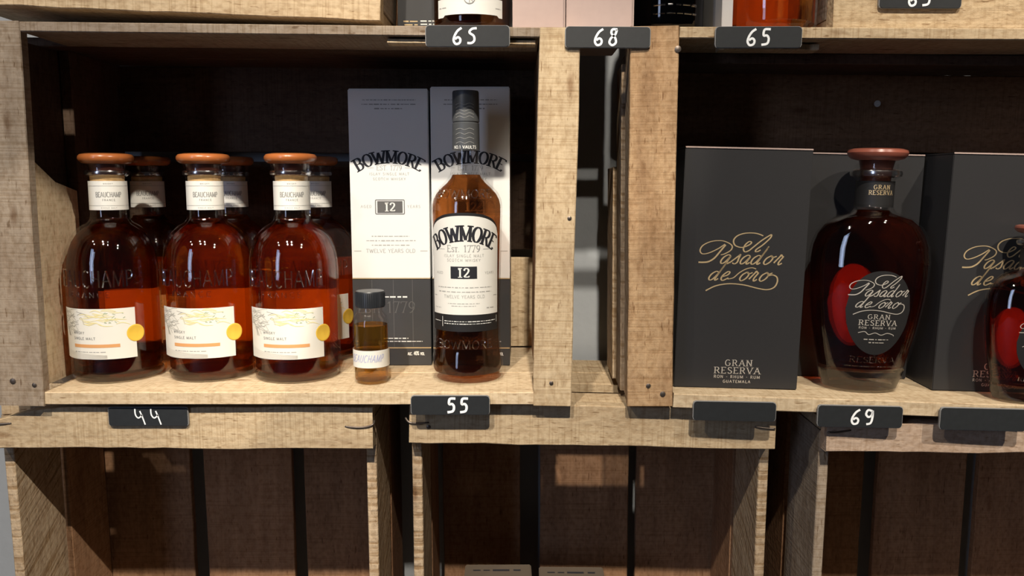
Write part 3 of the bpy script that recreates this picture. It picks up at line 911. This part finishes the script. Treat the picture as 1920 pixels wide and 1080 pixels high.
# ------------------------------------------------------------------ tall whisky bottle
BOWP = [(0.0330, 0.0), (0.0368, 0.0012), (0.0382, 0.004), (0.0384, 0.010), (0.0378, 0.018), (0.0362, 0.030), (0.0352, 0.040), (0.0350, 0.055), (0.0354, 0.100),
        (0.0366, 0.150), (0.0374, 0.176), (0.0374, 0.184), (0.0362, 0.1905), (0.0330, 0.1970), (0.0278, 0.2030), (0.0222, 0.2080), (0.0180, 0.2130), (0.0158, 0.2190),
        (0.0146, 0.2280), (0.0138, 0.2400), (0.0136, 0.2480)]
bw = thing('whisky_bottle', 'tall slender amber whisky bottle with grey capsule and arched white label reading 12', 'bottle', (-0.0475, 0.0625, SZ), (0, 0, R(-2)))
brf = radius_fn(BOWP)
link('glass', lathe_mesh(BOWP, 56), 'glass_clear', bw)
link('liquid', lathe_mesh([(0.0280, 0.0090), (0.0350, 0.0100), (0.0362, 0.013), (0.0342, 0.032), (0.0332, 0.042), (0.0330, 0.055), (0.0334, 0.100), (0.0346, 0.150), (0.0354, 0.176),
                           (0.0353, 0.184), (0.0340, 0.1895), (0.0308, 0.1957), (0.0258, 0.2013), (0.0202, 0.2062), (0.0160, 0.2112), (0.0140, 0.2150), (0.0002, 0.2150)], 48), 'whisky_brown', bw)
cap = link('capsule', lathe_mesh([(0.0138, 0.2400), (0.0142, 0.2402), (0.0138, 0.2660), (0.0139, 0.2668), (0.0133, 0.2672), (0.0133, 0.2682), (0.0140, 0.2688), (0.0136, 0.2980), (0.0130, 0.2995), (0.0002, 0.3000)], 40), 'capsule_grey', bw)
rnd = random.Random(3)
cmap = cyl_map(lambda z: 0.0140)
ribbon('capsule_print', text2d('NO.1 VAULTS', 0.0030, 0.2, 0.9, False, gap=0.12, y=0.2412), cyl_map(lambda z: 0.0142), 'print_white', cap)
wv = []
for i in range(9):
    z = 0.2465 + i * 0.0045 if i < 4 else 0.2720 + (i - 4) * 0.0032
    wv.append((catmull([(-0.010, z), (-0.005, z + 0.0015), (0, z), (0.005, z + 0.0016), (0.010, z)], 4), 0.0004))
ribbon('capsule_waves', wv, cmap, 'print_grey', cap)
LA = 0.0405


def arch(s):
    u = min(1.0, abs(s) / LA)
    return 0.1545 + 0.0195 * math.sqrt(max(0.0, 1 - u ** 2.4))


dl = patch('label_border', cyl_map(brf), lambda s: 0.0560, lambda s: arch(s) + 0.0030 if abs(s) < LA else 0.150, -LA - 0.0012, LA + 0.0012, 'label_black', bw, 0.00025, nx=36, nz=8)
wl_ = patch('front_label', cyl_map(brf), lambda s: 0.0735, arch, -LA, LA, 'label_white', bw, 0.0005, nx=36, nz=8)
bm_ = cyl_map(brf, 0.0005)
ribbon('label_title', text2d('BOWMORE', 0.0150, 0.20, 0.3, True, gap=0.05, width=0.066, y=0.1490, arc_r=0.055), bm_, 'print_black', wl_, off=0.0002)
ribbon('label_year', text2d('Est. 1779', 0.0066, 0.13, 0.5, True, y=0.1378, small=0.7), bm_, 'print_grey', wl_)
sm = text2d('ISLAY SINGLE MALT', 0.0028, 0.15, 0.7, False, gap=0.25, y=0.1325) + text2d('SCOTCH WHISKY', 0.0028, 0.15, 0.7, False, gap=0.25, y=0.1280)
sm += text2d('AGED', 0.0024, 0.15, 0.7, False, gap=0.25, cx=-0.0275, y=0.1150) + text2d('YEARS', 0.0024, 0.15, 0.7, False, gap=0.25, cx=0.0275, y=0.1150)
sm += greek(-0.030, 0.030, 0.1015, 0.0012, rnd) + greek(-0.029, 0.030, 0.0970, 0.0012, rnd) + text2d('TWELVE YEARS OLD', 0.0032, 0.15, 0.6, False, gap=0.15, y=0.0905)
sm += greek(-0.017, 0.016, 0.0850, 0.0010, rnd) + greek(-0.013, 0.012, 0.0825, 0.0010, rnd) + greek(-0.036, -0.026, 0.0800, 0.0012, rnd) + greek(0.024, 0.034, 0.0800, 0.0014, rnd)
sm += [([(-0.038, 0.0925), (-0.033, 0.0925)], 0.0005), ([(0.033, 0.0925), (0.038, 0.0925)], 0.0005), ([(-0.030, 0.1405), (-0.020, 0.1405)], 0.0004), ([(0.020, 0.1405), (0.028, 0.1405)], 0.0005)]
ribbon('label_small_print', sm, bm_, 'print_light', wl_)
ab = patch('age_badge', bm_, lambda s: 0.1105, lambda s: 0.1230, -0.0135, 0.0135, 'print_black', wl_, 0.0002, nx=8, nz=2)
ribbon('age_number', text2d('12', 0.0090, 0.2, 0.5, True, gap=0.16, y=0.1122), bm_, 'print_white', ab, off=0.0005)
ribbon('band_print', greek(-0.022, 0.036, 0.0665, 0.0010, rnd, 0.95) + greek(-0.022, 0.030, 0.0640, 0.0010, rnd, 0.95) + greek(-0.038, -0.027, 0.0660, 0.0009, rnd)
       + [([(-0.0245, 0.0605), (-0.0245, 0.0710)], 0.0006), ([(0.0385, 0.0640), (0.0385, 0.0710)], 0.0006)], cyl_map(brf, 0.00025), 'print_white', dl)
ribbon('embossed_lettering', text2d('BOWMORE', 0.0085, 0.14, 0.8, True, width=0.062, y=0.1915), cyl_map(brf), 'glass_relief', bw, off=0.0001, raise_=0.0007)
ribbon('embossed_lettering', text2d('BOWMORE', 0.0085, 0.14, 0.8, True, width=0.062, y=0.0380), cyl_map(brf), 'glass_relief', bw, off=0.0001, raise_=0.0007)
patch('back_label', cyl_map(brf), lambda s: 0.070, lambda s: 0.150, -0.030, 0.030, 'label_white', bw, 0.0003, nx=20, nz=4, back=True)

# ------------------------------------------------------------------ white and grey cartons


def bow_carton(label, x0, y0, wdt, hgt, dep, yaw, seed):
    rnd = random.Random(seed)
    t = thing('whisky_carton', label, 'carton', (x0 + wdt / 2, y0, SZ), (0, 0, yaw), 'tall white and grey whisky cartons')
    h = wdt / 2
    zs = 0.0995
    link('upper_panels', box_mesh(-h, h, 0, dep, zs, hgt, 0.0007), 'carton_white', t)
    link('lower_panels', box_mesh(-h - 0.0001, h + 0.0001, -0.0001, dep + 0.0001, 0, zs, 0.0007), 'carton_dark', t)
    f = flat_front(0, 0, 0)
    ribbon('title_print', text2d('BOWMORE', 0.0132, 0.21, 0.3, True, gap=0.05, width=0.0715, y=0.2285, arc_r=0.066), f, 'print_black', t)
    sm = text2d('EST. 1779', 0.0050, 0.13, 0.5, True, y=0.2205) + text2d('ISLAY SINGLE MALT', 0.0028, 0.15, 0.7, False, gap=0.3, y=0.2150) + text2d('SCOTCH WHISKY', 0.0028, 0.15, 0.7, False, gap=0.3, y=0.2095)
    sm += text2d('AGED', 0.0030, 0.14, 0.7, False, gap=0.3, cx=-0.0265, y=0.1790) + text2d('YEARS', 0.0030, 0.14, 0.7, False, gap=0.3, cx=0.0265, y=0.1790)
    sm += greek(-0.021, 0.021, 0.1475, 0.0013, rnd) + greek(-0.027, 0.028, 0.1425, 0.0013, rnd) + greek(-0.021, 0.021, 0.1375, 0.0013, rnd) + text2d('TWELVE YEARS OLD', 0.0042, 0.15, 0.6, False, gap=0.12, y=0.1290)
    sm += [([(-0.041, 0.1310), (-0.033, 0.1310)], 0.0007), ([(0.033, 0.1310), (0.041, 0.1310)], 0.0007), ([(-0.024, 0.2230), (-0.017, 0.2230)], 0.0004), ([(0.017, 0.2230), (0.026, 0.2230)], 0.0004)]
    ribbon('small_print', sm, f, 'print_light', t)
    ribbon('top_print', greek(-0.028, 0.030, 0.2965, 0.0012, rnd, 0.9) + greek(-0.029, 0.030, 0.2918, 0.0014, rnd, 0.9) + greek(-0.015, 0.016, 0.2872, 0.0014, rnd, 0.8), f, 'print_grey', t)
    link('age_badge', box_mesh(-0.0140, 0.0140, -0.0003, 0.0002, 0.1735, 0.1865, 0), 'print_dim', t)
    bd = [(-0.0155, 0.1722), (0.0155, 0.1722), (0.0160, 0.1730), (0.0160, 0.1870), (0.0155, 0.1878), (-0.0155, 0.1878), (-0.0160, 0.1870), (-0.0160, 0.1730), (-0.0155, 0.1722)]
    ribbon('badge_frame', [(bd, 0.0009)], f, 'print_dim', t)
    ribbon('age_number', text2d('12', 0.0090, 0.2, 0.5, True, gap=0.16, y=0.1755), f, 'print_white', t, off=0.0006)
    ribbon('gold_rule', [([(-h, zs + 0.0006), (h, zs + 0.0006)], 0.0012), ([(-h, 0.0205), (h, 0.0205)], 0.0012)], f, 'gold_foil', t, off=0.0004)
    ribbon('year_print', text2d('Est. 1779', 0.0125, 0.09, 0.6, True, cx=-0.006, y=0.0610, small=0.72), f, 'print_dim', t, off=0.0004)
    ribbon('carton_lines', [([(x, 0.022), (x, zs - 0.001)], 0.0005) for x in (-0.022, 0.002, 0.0235)], f, 'print_dim', t, off=0.0003)
    ribbon('white_print', greek(-0.010, 0.018, 0.0790, 0.0020, rnd, 0.95) + greek(-0.010, 0.018, 0.0315, 0.0014, rnd, 0.95) + greek(-0.012, 0.034, 0.0280, 0.0014, rnd, 0.95)
           + text2d('alc. 40% vol', 0.0044, 0.17, 0.8, False, cx=0.0265, y=0.0120, width=0.019), f, 'print_white', t, off=0.0005)
    top = link('top_flap', box_mesh(-h + 0.001, h - 0.001, 0.002, dep - 0.002, hgt + 0.0001, hgt + 0.0008, 0), 'carton_white', t)
    return t


bow_carton('white and grey whisky carton, fully seen, left of the tall bottle', -0.1795, 0.1190, 0.0875, 0.3080, 0.0875, R(0.6), 1)
bow_carton('white and grey whisky carton standing behind the tall slender bottle', -0.0895, 0.1185, 0.0870, 0.3100, 0.0870, R(-0.8), 2)

# ------------------------------------------------------------------ black cartons and rum decanters on the right shelf
A_ = [(.85, .85), (.5, 1), (.15, .7), (.1, .25), (.35, 0), (.65, .25), (.85, .85), (.8, .2), (.95, 0), (1.15, .2)]
S_ = [(-.1, .1), (.45, .9), (.55, 1.05), (.62, .6), (.7, .2), (.5, 0), (.2, .12)]
D_ = [(.85, .85), (.5, 1), (.15, .7), (.1, .25), (.35, 0), (.65, .25), (.9, 1.1), (1.0, 2.0), (.9, 1.1), (.82, .2), (.95, 0), (1.15, .2)]
O_ = [(.5, 1), (.15, .7), (.1, .25), (.4, 0), (.75, .3), (.8, .75), (.5, 1), (.75, .8), (1.1, .95)]
R_ = [(0, .2), (.25, .9), (.3, 1.12), (.5, .95), (.62, .9), (.5, .3), (.65, 0), (.9, .2)]
E_ = [(.1, .4), (.6, .6), (.7, .9), (.45, 1), (.15, .6), (.15, .2), (.45, 0), (.9, .3)]


def script_strokes():
    """the handwritten name, drawn in its own units (centre 480,770; y downwards)"""
    S = []

    def w(pts, lo=5, hi=9):
        pp = catmull(pts, 6); ws = []
        for i in range(len(pp)):
            p, q = pp[max(0, i - 1)], pp[min(len(pp) - 1, i + 1)]
            l = math.hypot(q[0] - p[0], q[1] - p[1]) or 1
            down = abs(q[1] - p[1]) / l
            ws.append(lo + (hi - lo) * down)
        S.append((pp, ws))

    def low(letter, x, base, sx=62, sy=62, sl=0.55):
        w([(x + p[0] * sx + p[1] * sy * sl, base - p[1] * sy) for p in letter], 5, 11)

    w([(612, 585), (560, 569), (490, 570), (435, 590), (412, 622), (425, 655), (470, 668), (515, 652), (535, 634), (520, 626), (495, 647), (482, 675), (492, 697), (518, 690), (548, 665), (600, 620), (650, 585), (668, 577), (660, 600), (612, 648), (572, 678), (565, 694), (582, 693), (600, 682)], 6, 10)
    w([(355, 648), (310, 680), (250, 710), (205, 718), (187, 695), (205, 660), (260, 632), (330, 625), (380, 640), (405, 662), (395, 690), (355, 715), (330, 722)], 5, 9)
    w([(360, 652), (322, 702), (288, 745), (250, 770), (215, 776), (180, 776)], 10, 11)
    for L_, x in ((A_, 318), (S_, 395), (A_, 452), (D_, 525), (O_, 612), (R_, 688)):
        low(L_, x, 782)
    for L_, x in ((D_, 243), (E_, 325), (O_, 455), (R_, 525), (O_, 590)):
        low(L_, x, 898)
    w([(385, 888), (425, 878), (465, 842), (510, 815), (550, 806), (578, 814)], 5, 8)
    w([(655, 862), (690, 852), (722, 866), (728, 900), (708, 938), (660, 955), (590, 946), (500, 926), (400, 920), (310, 936), (240, 972)], 7, 10)
    return S


def script(scale, cx, cz):
    k = scale
    return [([(cx + (p[0] - 480) * k, cz - (p[1] - 770) * k) for p in pts], [q * k for q in ws]) for pts, ws in script_strokes()]


def rum_carton(label, lx, ly, wd, ht, dp, yaw=0.0, printed=True):
    M = MB @ Matrix.Translation((lx, ly, 0.0132)) @ Matrix.Rotation(yaw, 4, 'Z')
    t = thing('rum_carton', label, 'carton', matrix=M, group='black rum cartons')
    link('carton_body', box_mesh(0, wd, 0, dp, 0, ht - 0.0006, 0.0006), 'carton_black', t)
    link('lid', box_mesh(0.0002, wd - 0.0002, 0.0002, dp - 0.0002, ht - 0.0005, ht + 0.0012, 0.0004), 'carton_pale' if False else 'carton_black', t)
    edge = link('lid_edge', box_mesh(0.0001, wd - 0.0001, -0.0003, 0.0006, ht - 0.0002, ht + 0.0014, 0.0002), 'carton_side', t)
    if not printed:
        return t
    f = flat_front(wd / 2, 0, 0)
    ribbon('script_print', script(0.1466e-3, -0.0005, 0.1300), f, 'gold_foil', t)
    s2 = text2d('GRAN', 0.0062, 0.15, 0.5, True, gap=0.2, cx=0.002, y=0.0235, width=0.028) + text2d('RESERVA', 0.0064, 0.15, 0.5, True, gap=0.16, cx=0.001, y=0.0155, width=0.047)
    s2 += text2d('RON - RHUM - RUM', 0.0030, 0.16, 0.7, False, gap=0.25, cx=0.001, y=0.0106, width=0.047) + text2d('GUATEMALA', 0.0028, 0.18, 0.7, False, gap=0.25, cx=0.001, y=0.0058, width=0.028)
    ribbon('reserve_print', s2, f, 'silver_foil', t)
    return t


rum_carton('tall black rum carton with gold script, left of the large decanter', 0.0500, 0.0290, 0.1260, 0.2425, 0.1060, R(1.5))
rum_carton('black rum carton in shade behind the large decanter', 0.1880, 0.0960, 0.1260, 0.2420, 0.1080, R(0.0), False)
rum_carton('black rum carton at the right edge, behind the small decanter', 0.3205, 0.0490, 0.1260, 0.2430, 0.1060, R(1.0))

PAP = [(0.0290, 0.0), (0.0360, 0.0012), (0.0392, 0.004), (0.0412, 0.010), (0.0450, 0.024), (0.0500, 0.044), (0.0552, 0.070), (0.0588, 0.096), (0.0605, 0.120), (0.0606, 0.135), (0.0592, 0.148),
       (0.0555, 0.1595), (0.0490, 0.1690), (0.0400, 0.1760), (0.0300, 0.1805), (0.0225, 0.1835), (0.0190, 0.1870), (0.0180, 0.1930), (0.0178, 0.2140), (0.0190, 0.2160), (0.0235, 0.2185),
       (0.0244, 0.2215), (0.0235, 0.2245), (0.0205, 0.2262), (0.0205, 0.2310)]


def decanter(label, lx, ly, k, yaw):
    M = MB @ Matrix.Translation((lx, ly, 0.0132)) @ Matrix.Rotation(yaw, 4, 'Z')
    t = thing('rum_decanter', label, 'bottle', matrix=M, group='oval rum decanters')
    rnd = random.Random(5)
    SY = 0.62

    def S(pr):
        return [(r * k, z * k) for r, z in pr]

    def neckround(me, zlim):     # the neck is round, the body oval
        for v in me.vertices:
            f = min(1, max(0, (v.co.z / k - 0.165) / 0.018))
            v.co.y *= (1 + (1 / SY - 1) * f)
        me.update()
        return me
    prof = S(PAP)
    rf = radius_fn(prof)
    link('glass', neckround(lathe_mesh(prof, 56, SY), 0), 'glass_clear', t)
    liq = [(max(0.0002, r - 0.0028), z) for r, z in PAP if 0.024 <= z <= 0.178]
    liq = [(0.0340, 0.0240), (0.0430, 0.0255)] + liq[1:] + [(0.0240, 0.1800), (0.0180, 0.1820), (0.0150, 0.1850), (0.0002, 0.1850)]
    link('liquid', neckround(lathe_mesh(S(liq), 48, SY), 0), 'rum', t)
    link('base_glass', lathe_mesh(S([(0.0285, 0.0006), (0.0370, 0.003), (0.0395, 0.010), (0.0435, 0.0220), (0.0360, 0.0215), (0.0002, 0.0185)]), 48, SY), 'glass_base', t)
    link('stopper', lathe_mesh(S([(0.0190, 0.2345), (0.0250, 0.2362), (0.0278, 0.2390), (0.0287, 0.2420), (0.0278, 0.2446), (0.0235, 0.2460), (0.0002, 0.2464)]), 40), 'stopper_red', t)
    link('stopper_plug', lathe_mesh(S([(0.0130, 0.2080), (0.0140, 0.2090), (0.0150, 0.2250), (0.0160, 0.2300), (0.0172, 0.2350)]), 32), 'stopper_plug', t)
    link('lip_ring', lathe_mesh(S([(0.0200, 0.2175), (0.0240, 0.2188), (0.0248, 0.2215), (0.0240, 0.2243), (0.0200, 0.2258)]), 40), 'glass_lip', t)
    rn = lambda z: 0.0180 * k
    nl = patch('neck_label', cyl_map(rn), lambda s: 0.1880 * k, lambda s: 0.2140 * k, -0.054 * k, 0.054 * k, 'label_black', t, 0.0004, nx=40, nz=2)
    ribbon('neck_print', text2d('GRAN', 0.0040 * k, 0.17, 0.6, True, gap=0.2, y=0.2060 * k, width=0.016 * k) + text2d('RESERVA', 0.0042 * k, 0.17, 0.6, True, gap=0.16, y=0.2005 * k, width=0.024 * k), cyl_map(rn, 0.0004), 'gold_foil', nl)
    hw, hh, zc = 0.0315 * k, 0.0425 * k, 0.0875 * k
    om = oval_map(rf, SY)

    def lo(s):
        u = min(1, abs(s) / hw)
        return zc - hh * 1.08 * math.sqrt(max(0, 1 - u ** 2.0)) ** 1.15

    def hi(s):
        u = min(1, abs(s) / hw)
        return zc + hh * 0.92 * math.sqrt(max(0, 1 - u ** 2.3))
    fl2 = patch('front_label', om, lo, hi, -hw, hw, 'label_black', t, 0.0005, nx=30, nz=8)
    om2 = oval_map(rf, SY, 0.0005)
    ribbon('label_script', script(0.1005e-3 * k, -0.0005 * k, zc + 0.0150 * k), om2, 'silver_foil', fl2)
    s2 = text2d('GRAN', 0.0046 * k, 0.16, 0.55, True, gap=0.2, y=zc - 0.0090 * k, width=0.022 * k) + text2d('RESERVA', 0.0052 * k, 0.16, 0.55, True, gap=0.16, y=zc - 0.0155 * k, width=0.037 * k)
    s2 += text2d('RON - RHUM - RUM', 0.0022 * k, 0.18, 0.8, False, gap=0.25, y=zc - 0.0192 * k, width=0.036 * k)
    s2 += [(catmull([(-0.018 * k, zc - 0.0235 * k), (-0.012 * k, zc - 0.0220 * k), (-0.008 * k, zc - 0.0250 * k), (-0.002 * k, zc - 0.0230 * k), (0.004 * k, zc - 0.0252 * k), (0.010 * k, zc - 0.0232 * k), (0.016 * k, zc - 0.0248 * k), (0.017 * k, zc - 0.0262 * k)], 4), 0.0007 * k)]
    s2 += greek(-0.012 * k, 0.012 * k, zc - 0.0300 * k, 0.0012 * k, rnd) + greek(-0.007 * k, 0.008 * k, zc - 0.0332 * k, 0.0012 * k, rnd)
    ribbon('label_print', s2, om2, 'silver_foil', fl2)
    patch('back_label', om, lambda s: lo(s / 0.7), lambda s: hi(s / 0.7), -hw * 0.7, hw * 0.7, 'label_white', t, 0.0005, nx=24, nz=6, back=True)
    ribbon('embossed_lettering', text2d('RESERVA', 0.0060 * k, 0.14, 0.8, True, width=0.045 * k, y=0.0330 * k) + greek(-0.026 * k, 0.026 * k, 0.0290 * k, 0.0014 * k, rnd), om, 'glass_relief', t, off=0.0001, raise_=0.0007)
    return t


decanter('large oval rum decanter with black oval label between the black cartons', 0.2455, 0.0500, 1.0, R(0))
decanter('small oval rum decanter cut off at the right picture edge', 0.3935, 0.0200, 0.71, R(0))

# ------------------------------------------------------------------ on top of the long crates
TZ = 0.3545
db = thing('whisky_carton', 'dark grey carton with faint print beside the upper left crate', 'carton', (-0.0785, 0.0985, 0.3552))
link('carton_body', box_mesh(-0.042, 0.042, 0, 0.084, 0, 0.29, 0.0006), 'carton_dark', db)
rnd = random.Random(9)
f = flat_front(0, 0, 0)
ribbon('gold_print', greek(-0.036, -0.021, 0.0225, 0.0022, rnd) + greek(-0.035, -0.021, 0.0190, 0.0022, rnd), f, 'gold_foil', db)
ribbon('white_print', greek(-0.018, 0.0, 0.0228, 0.0020, rnd, 0.95) + greek(-0.018, 0.0, 0.0195, 0.0020, rnd, 0.95) + text2d('700', 0.0055, 0.18, 0.8, False, cx=-0.028, y=0.0055) + text2d('ml', 0.0050, 0.18, 0.8, False, cx=-0.019, y=0.0055)
       + text2d('e', 0.0065, 0.16, 0.8, False, cx=-0.010, y=0.0055) + [([(-0.038, 0.0125), (0.0, 0.0125)], 0.0006)], f, 'print_white', db)

ub = thing('whisky_bottle', 'dark amber bottle with white and yellow label above the first 65 tag', 'bottle', (-0.0405, 0.0560, 0.3552))
UBP = [(0.034, 0), (0.0385, 0.0012), (0.0400, 0.004), (0.0400, 0.150), (0.037, 0.165), (0.028, 0.180), (0.018, 0.192), (0.0145, 0.205), (0.0140, 0.250), (0.0150, 0.252), (0.0150, 0.262)]
ubr = radius_fn(UBP)
link('glass', lathe_mesh(UBP, 48), 'glass_clear', ub)
link('liquid', lathe_mesh([(0.030, 0.006), (0.0375, 0.008), (0.0378, 0.149), (0.035, 0.163), (0.026, 0.178), (0.016, 0.190), (0.0125, 0.205), (0.0002, 0.205)], 40), 'whisky_brown', ub)
link('cap', lathe_mesh([(0.0152, 0.235), (0.0155, 0.236), (0.0155, 0.270), (0.0002, 0.272)], 32), 'cap_black', ub)
um = cyl_map(ubr)


def ublo(s):
    return 0.0115 + (0.002 if abs(s) < 0.028 else 0.0)


uw = patch('front_label', um, ublo, lambda s: 0.0285, -0.0350, 0.0350, 'label_white', ub, 0.0004, nx=30, nz=2)
uw2 = patch('upper_label', um, lambda s: 0.0284, lambda s: 0.105, -0.0260, 0.0260, 'label_white', ub, 0.0004, nx=24, nz=4)
patch('yellow_panel', um, lambda s: 0.0290, lambda s: 0.085, -0.0230, 0.0230, 'print_yellow', uw2, 0.0007, nx=20, nz=3)
ribbon('label_crest', [(arc(0, 0.0285, 0.0052, 0.0055, 0, 360, 20), 0.0007), ([(0, 0.024), (0, 0.033)], 0.0007), ([(-0.0045, 0.030), (0.0045, 0.030)], 0.0006), ([(0, 0.0285), (0.0035, 0.0245)], 0.0006)], cyl_map(ubr, 0.0007), 'print_grey', uw)
ribbon('label_print', greek(-0.033, -0.024, 0.0205, 0.0016, rnd) + greek(0.026, 0.033, 0.0200, 0.0014, rnd), cyl_map(ubr, 0.0004), 'print_light', uw)


def pink(label, x0, x1, y0):
    t = thing('gift_carton', label, 'carton', (x0, y0, 0.3552), (0, 0, 0), 'pink wood-look cartons')
    W_ = x1 - x0
    link('carton_body', box_mesh(0, W_, 0, 0.165, 0, 0.27, 0.0008), 'carton_pink', t)
    link('side_edge', box_mesh(W_ - 0.0018, W_ + 0.0002, -0.0002, 0.1645, 0.0005, 0.2695, 0.0002), 'carton_side', t)
    return t


pink('pink wood-look carton beside the dark amber bottle', 0.0005, 0.0510, 0.0200)
pink('wider pink wood-look carton above the 68 tag', 0.0520, 0.1165, 0.0180)

bk = thing('liqueur_bottle', 'black glass bottle standing above the right crate post', 'bottle', (0.1555, 0.0570, 0.3565))
BKP = [(0.031, 0), (0.0345, 0.0015), (0.0358, 0.005), (0.0358, 0.150), (0.032, 0.170), (0.018, 0.190), (0.0135, 0.205), (0.0130, 0.255)]
link('glass', lathe_mesh(BKP, 48), 'glass_dark', bk)
link('cap', lathe_mesh([(0.0138, 0.240), (0.0142, 0.241), (0.0142, 0.275), (0.0002, 0.277)], 32), 'cap_black', bk)
link('contents', lathe_mesh([(0.028, 0.005), (0.0325, 0.007), (0.0325, 0.149), (0.029, 0.168), (0.015, 0.188), (0.0002, 0.19)], 32), 'cap_black', bk)
rl = ribbon('embossed_lettering', greek(-0.02, 0.025, 0.022, 0.003, rnd) + greek(-0.02, 0.025, 0.014, 0.002, rnd) + greek(-0.02, 0.02, 0.030, 0.002, rnd), cyl_map(radius_fn(BKP)), 'glass_relief', bk, raise_=0.0004)

nb = thing('liqueur_carton', 'navy blue carton behind the black glass bottle', 'carton', (0.1770, 0.0965, 0.3565))
link('carton_body', box_mesh(-0.045, 0.022, 0, 0.08, 0, 0.28, 0.0006), 'carton_navy', nb)
link('lid', box_mesh(-0.0455, 0.0225, -0.0005, 0.0805, 0.28, 0.30, 0.0006), 'carton_navy', nb)
gb = thing('liqueur_carton', 'slim pale grey carton between the black bottle and the orange bottle', 'carton', (0.2035, 0.0280, 0.3558))
link('carton_body', box_mesh(0, 0.0105, 0, 0.082, 0, 0.24, 0.0006), 'carton_pale', gb)
link('lid', box_mesh(-0.0004, 0.0109, -0.0004, 0.0824, 0.24, 0.255, 0.0006), 'carton_pale', gb)

og = thing('liqueur_bottle', 'clear bottle of orange liquor above the second 65 tag', 'bottle', (0.2605, 0.0580, 0.3560))
OGP = [(0.038, 0), (0.0425, 0.0015), (0.0440, 0.005), (0.0440, 0.120), (0.040, 0.140), (0.025, 0.160), (0.016, 0.175), (0.015, 0.215)]
link('glass', lathe_mesh(OGP, 48), 'glass_clear', og)
link('liquid', lathe_mesh([(0.034, 0.006), (0.0410, 0.0085), (0.0418, 0.119), (0.038, 0.138), (0.023, 0.158), (0.0002, 0.165)], 48), 'whisky', og)
patch('back_label', cyl_map(radius_fn(OGP)), lambda s: 0.016, lambda s: 0.085, -0.030, 0.030, 'label_white', og, 0.0003, nx=24, nz=4, back=True)  # added white sheet, unseen itself, to brighten the orange liquid
link('stopper', lathe_mesh([(0.0155, 0.205), (0.022, 0.206), (0.023, 0.218), (0.0002, 0.222)], 32), 'stopper_amber', og)

# ------------------------------------------------------------------ cardboard boxes inside the middle lower crate
for lab, x0, x1, zt, yaw in (('cardboard box coloured as in shade, inside the middle lower crate, left of its twin', -0.0555, 0.0235, -0.2470, R(0.5)),
                             ('cardboard box coloured as in shade, inside the middle lower crate, right of its twin', 0.0310, 0.1080, -0.2500, R(-1.0))):
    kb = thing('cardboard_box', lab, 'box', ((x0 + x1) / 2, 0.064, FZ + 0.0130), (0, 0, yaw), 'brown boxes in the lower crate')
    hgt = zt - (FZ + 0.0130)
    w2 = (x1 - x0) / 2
    link('carton_body', box_mesh(-w2, w2, 0, 0.072, 0, hgt, 0.0008), 'carton_kraft_shaded', kb)
    link('flap', box_mesh(-w2 + 0.0015, w2 - 0.0015, 0.0015, 0.0705, hgt, hgt + 0.0012, 0.0003), 'carton_kraft_shaded', kb)
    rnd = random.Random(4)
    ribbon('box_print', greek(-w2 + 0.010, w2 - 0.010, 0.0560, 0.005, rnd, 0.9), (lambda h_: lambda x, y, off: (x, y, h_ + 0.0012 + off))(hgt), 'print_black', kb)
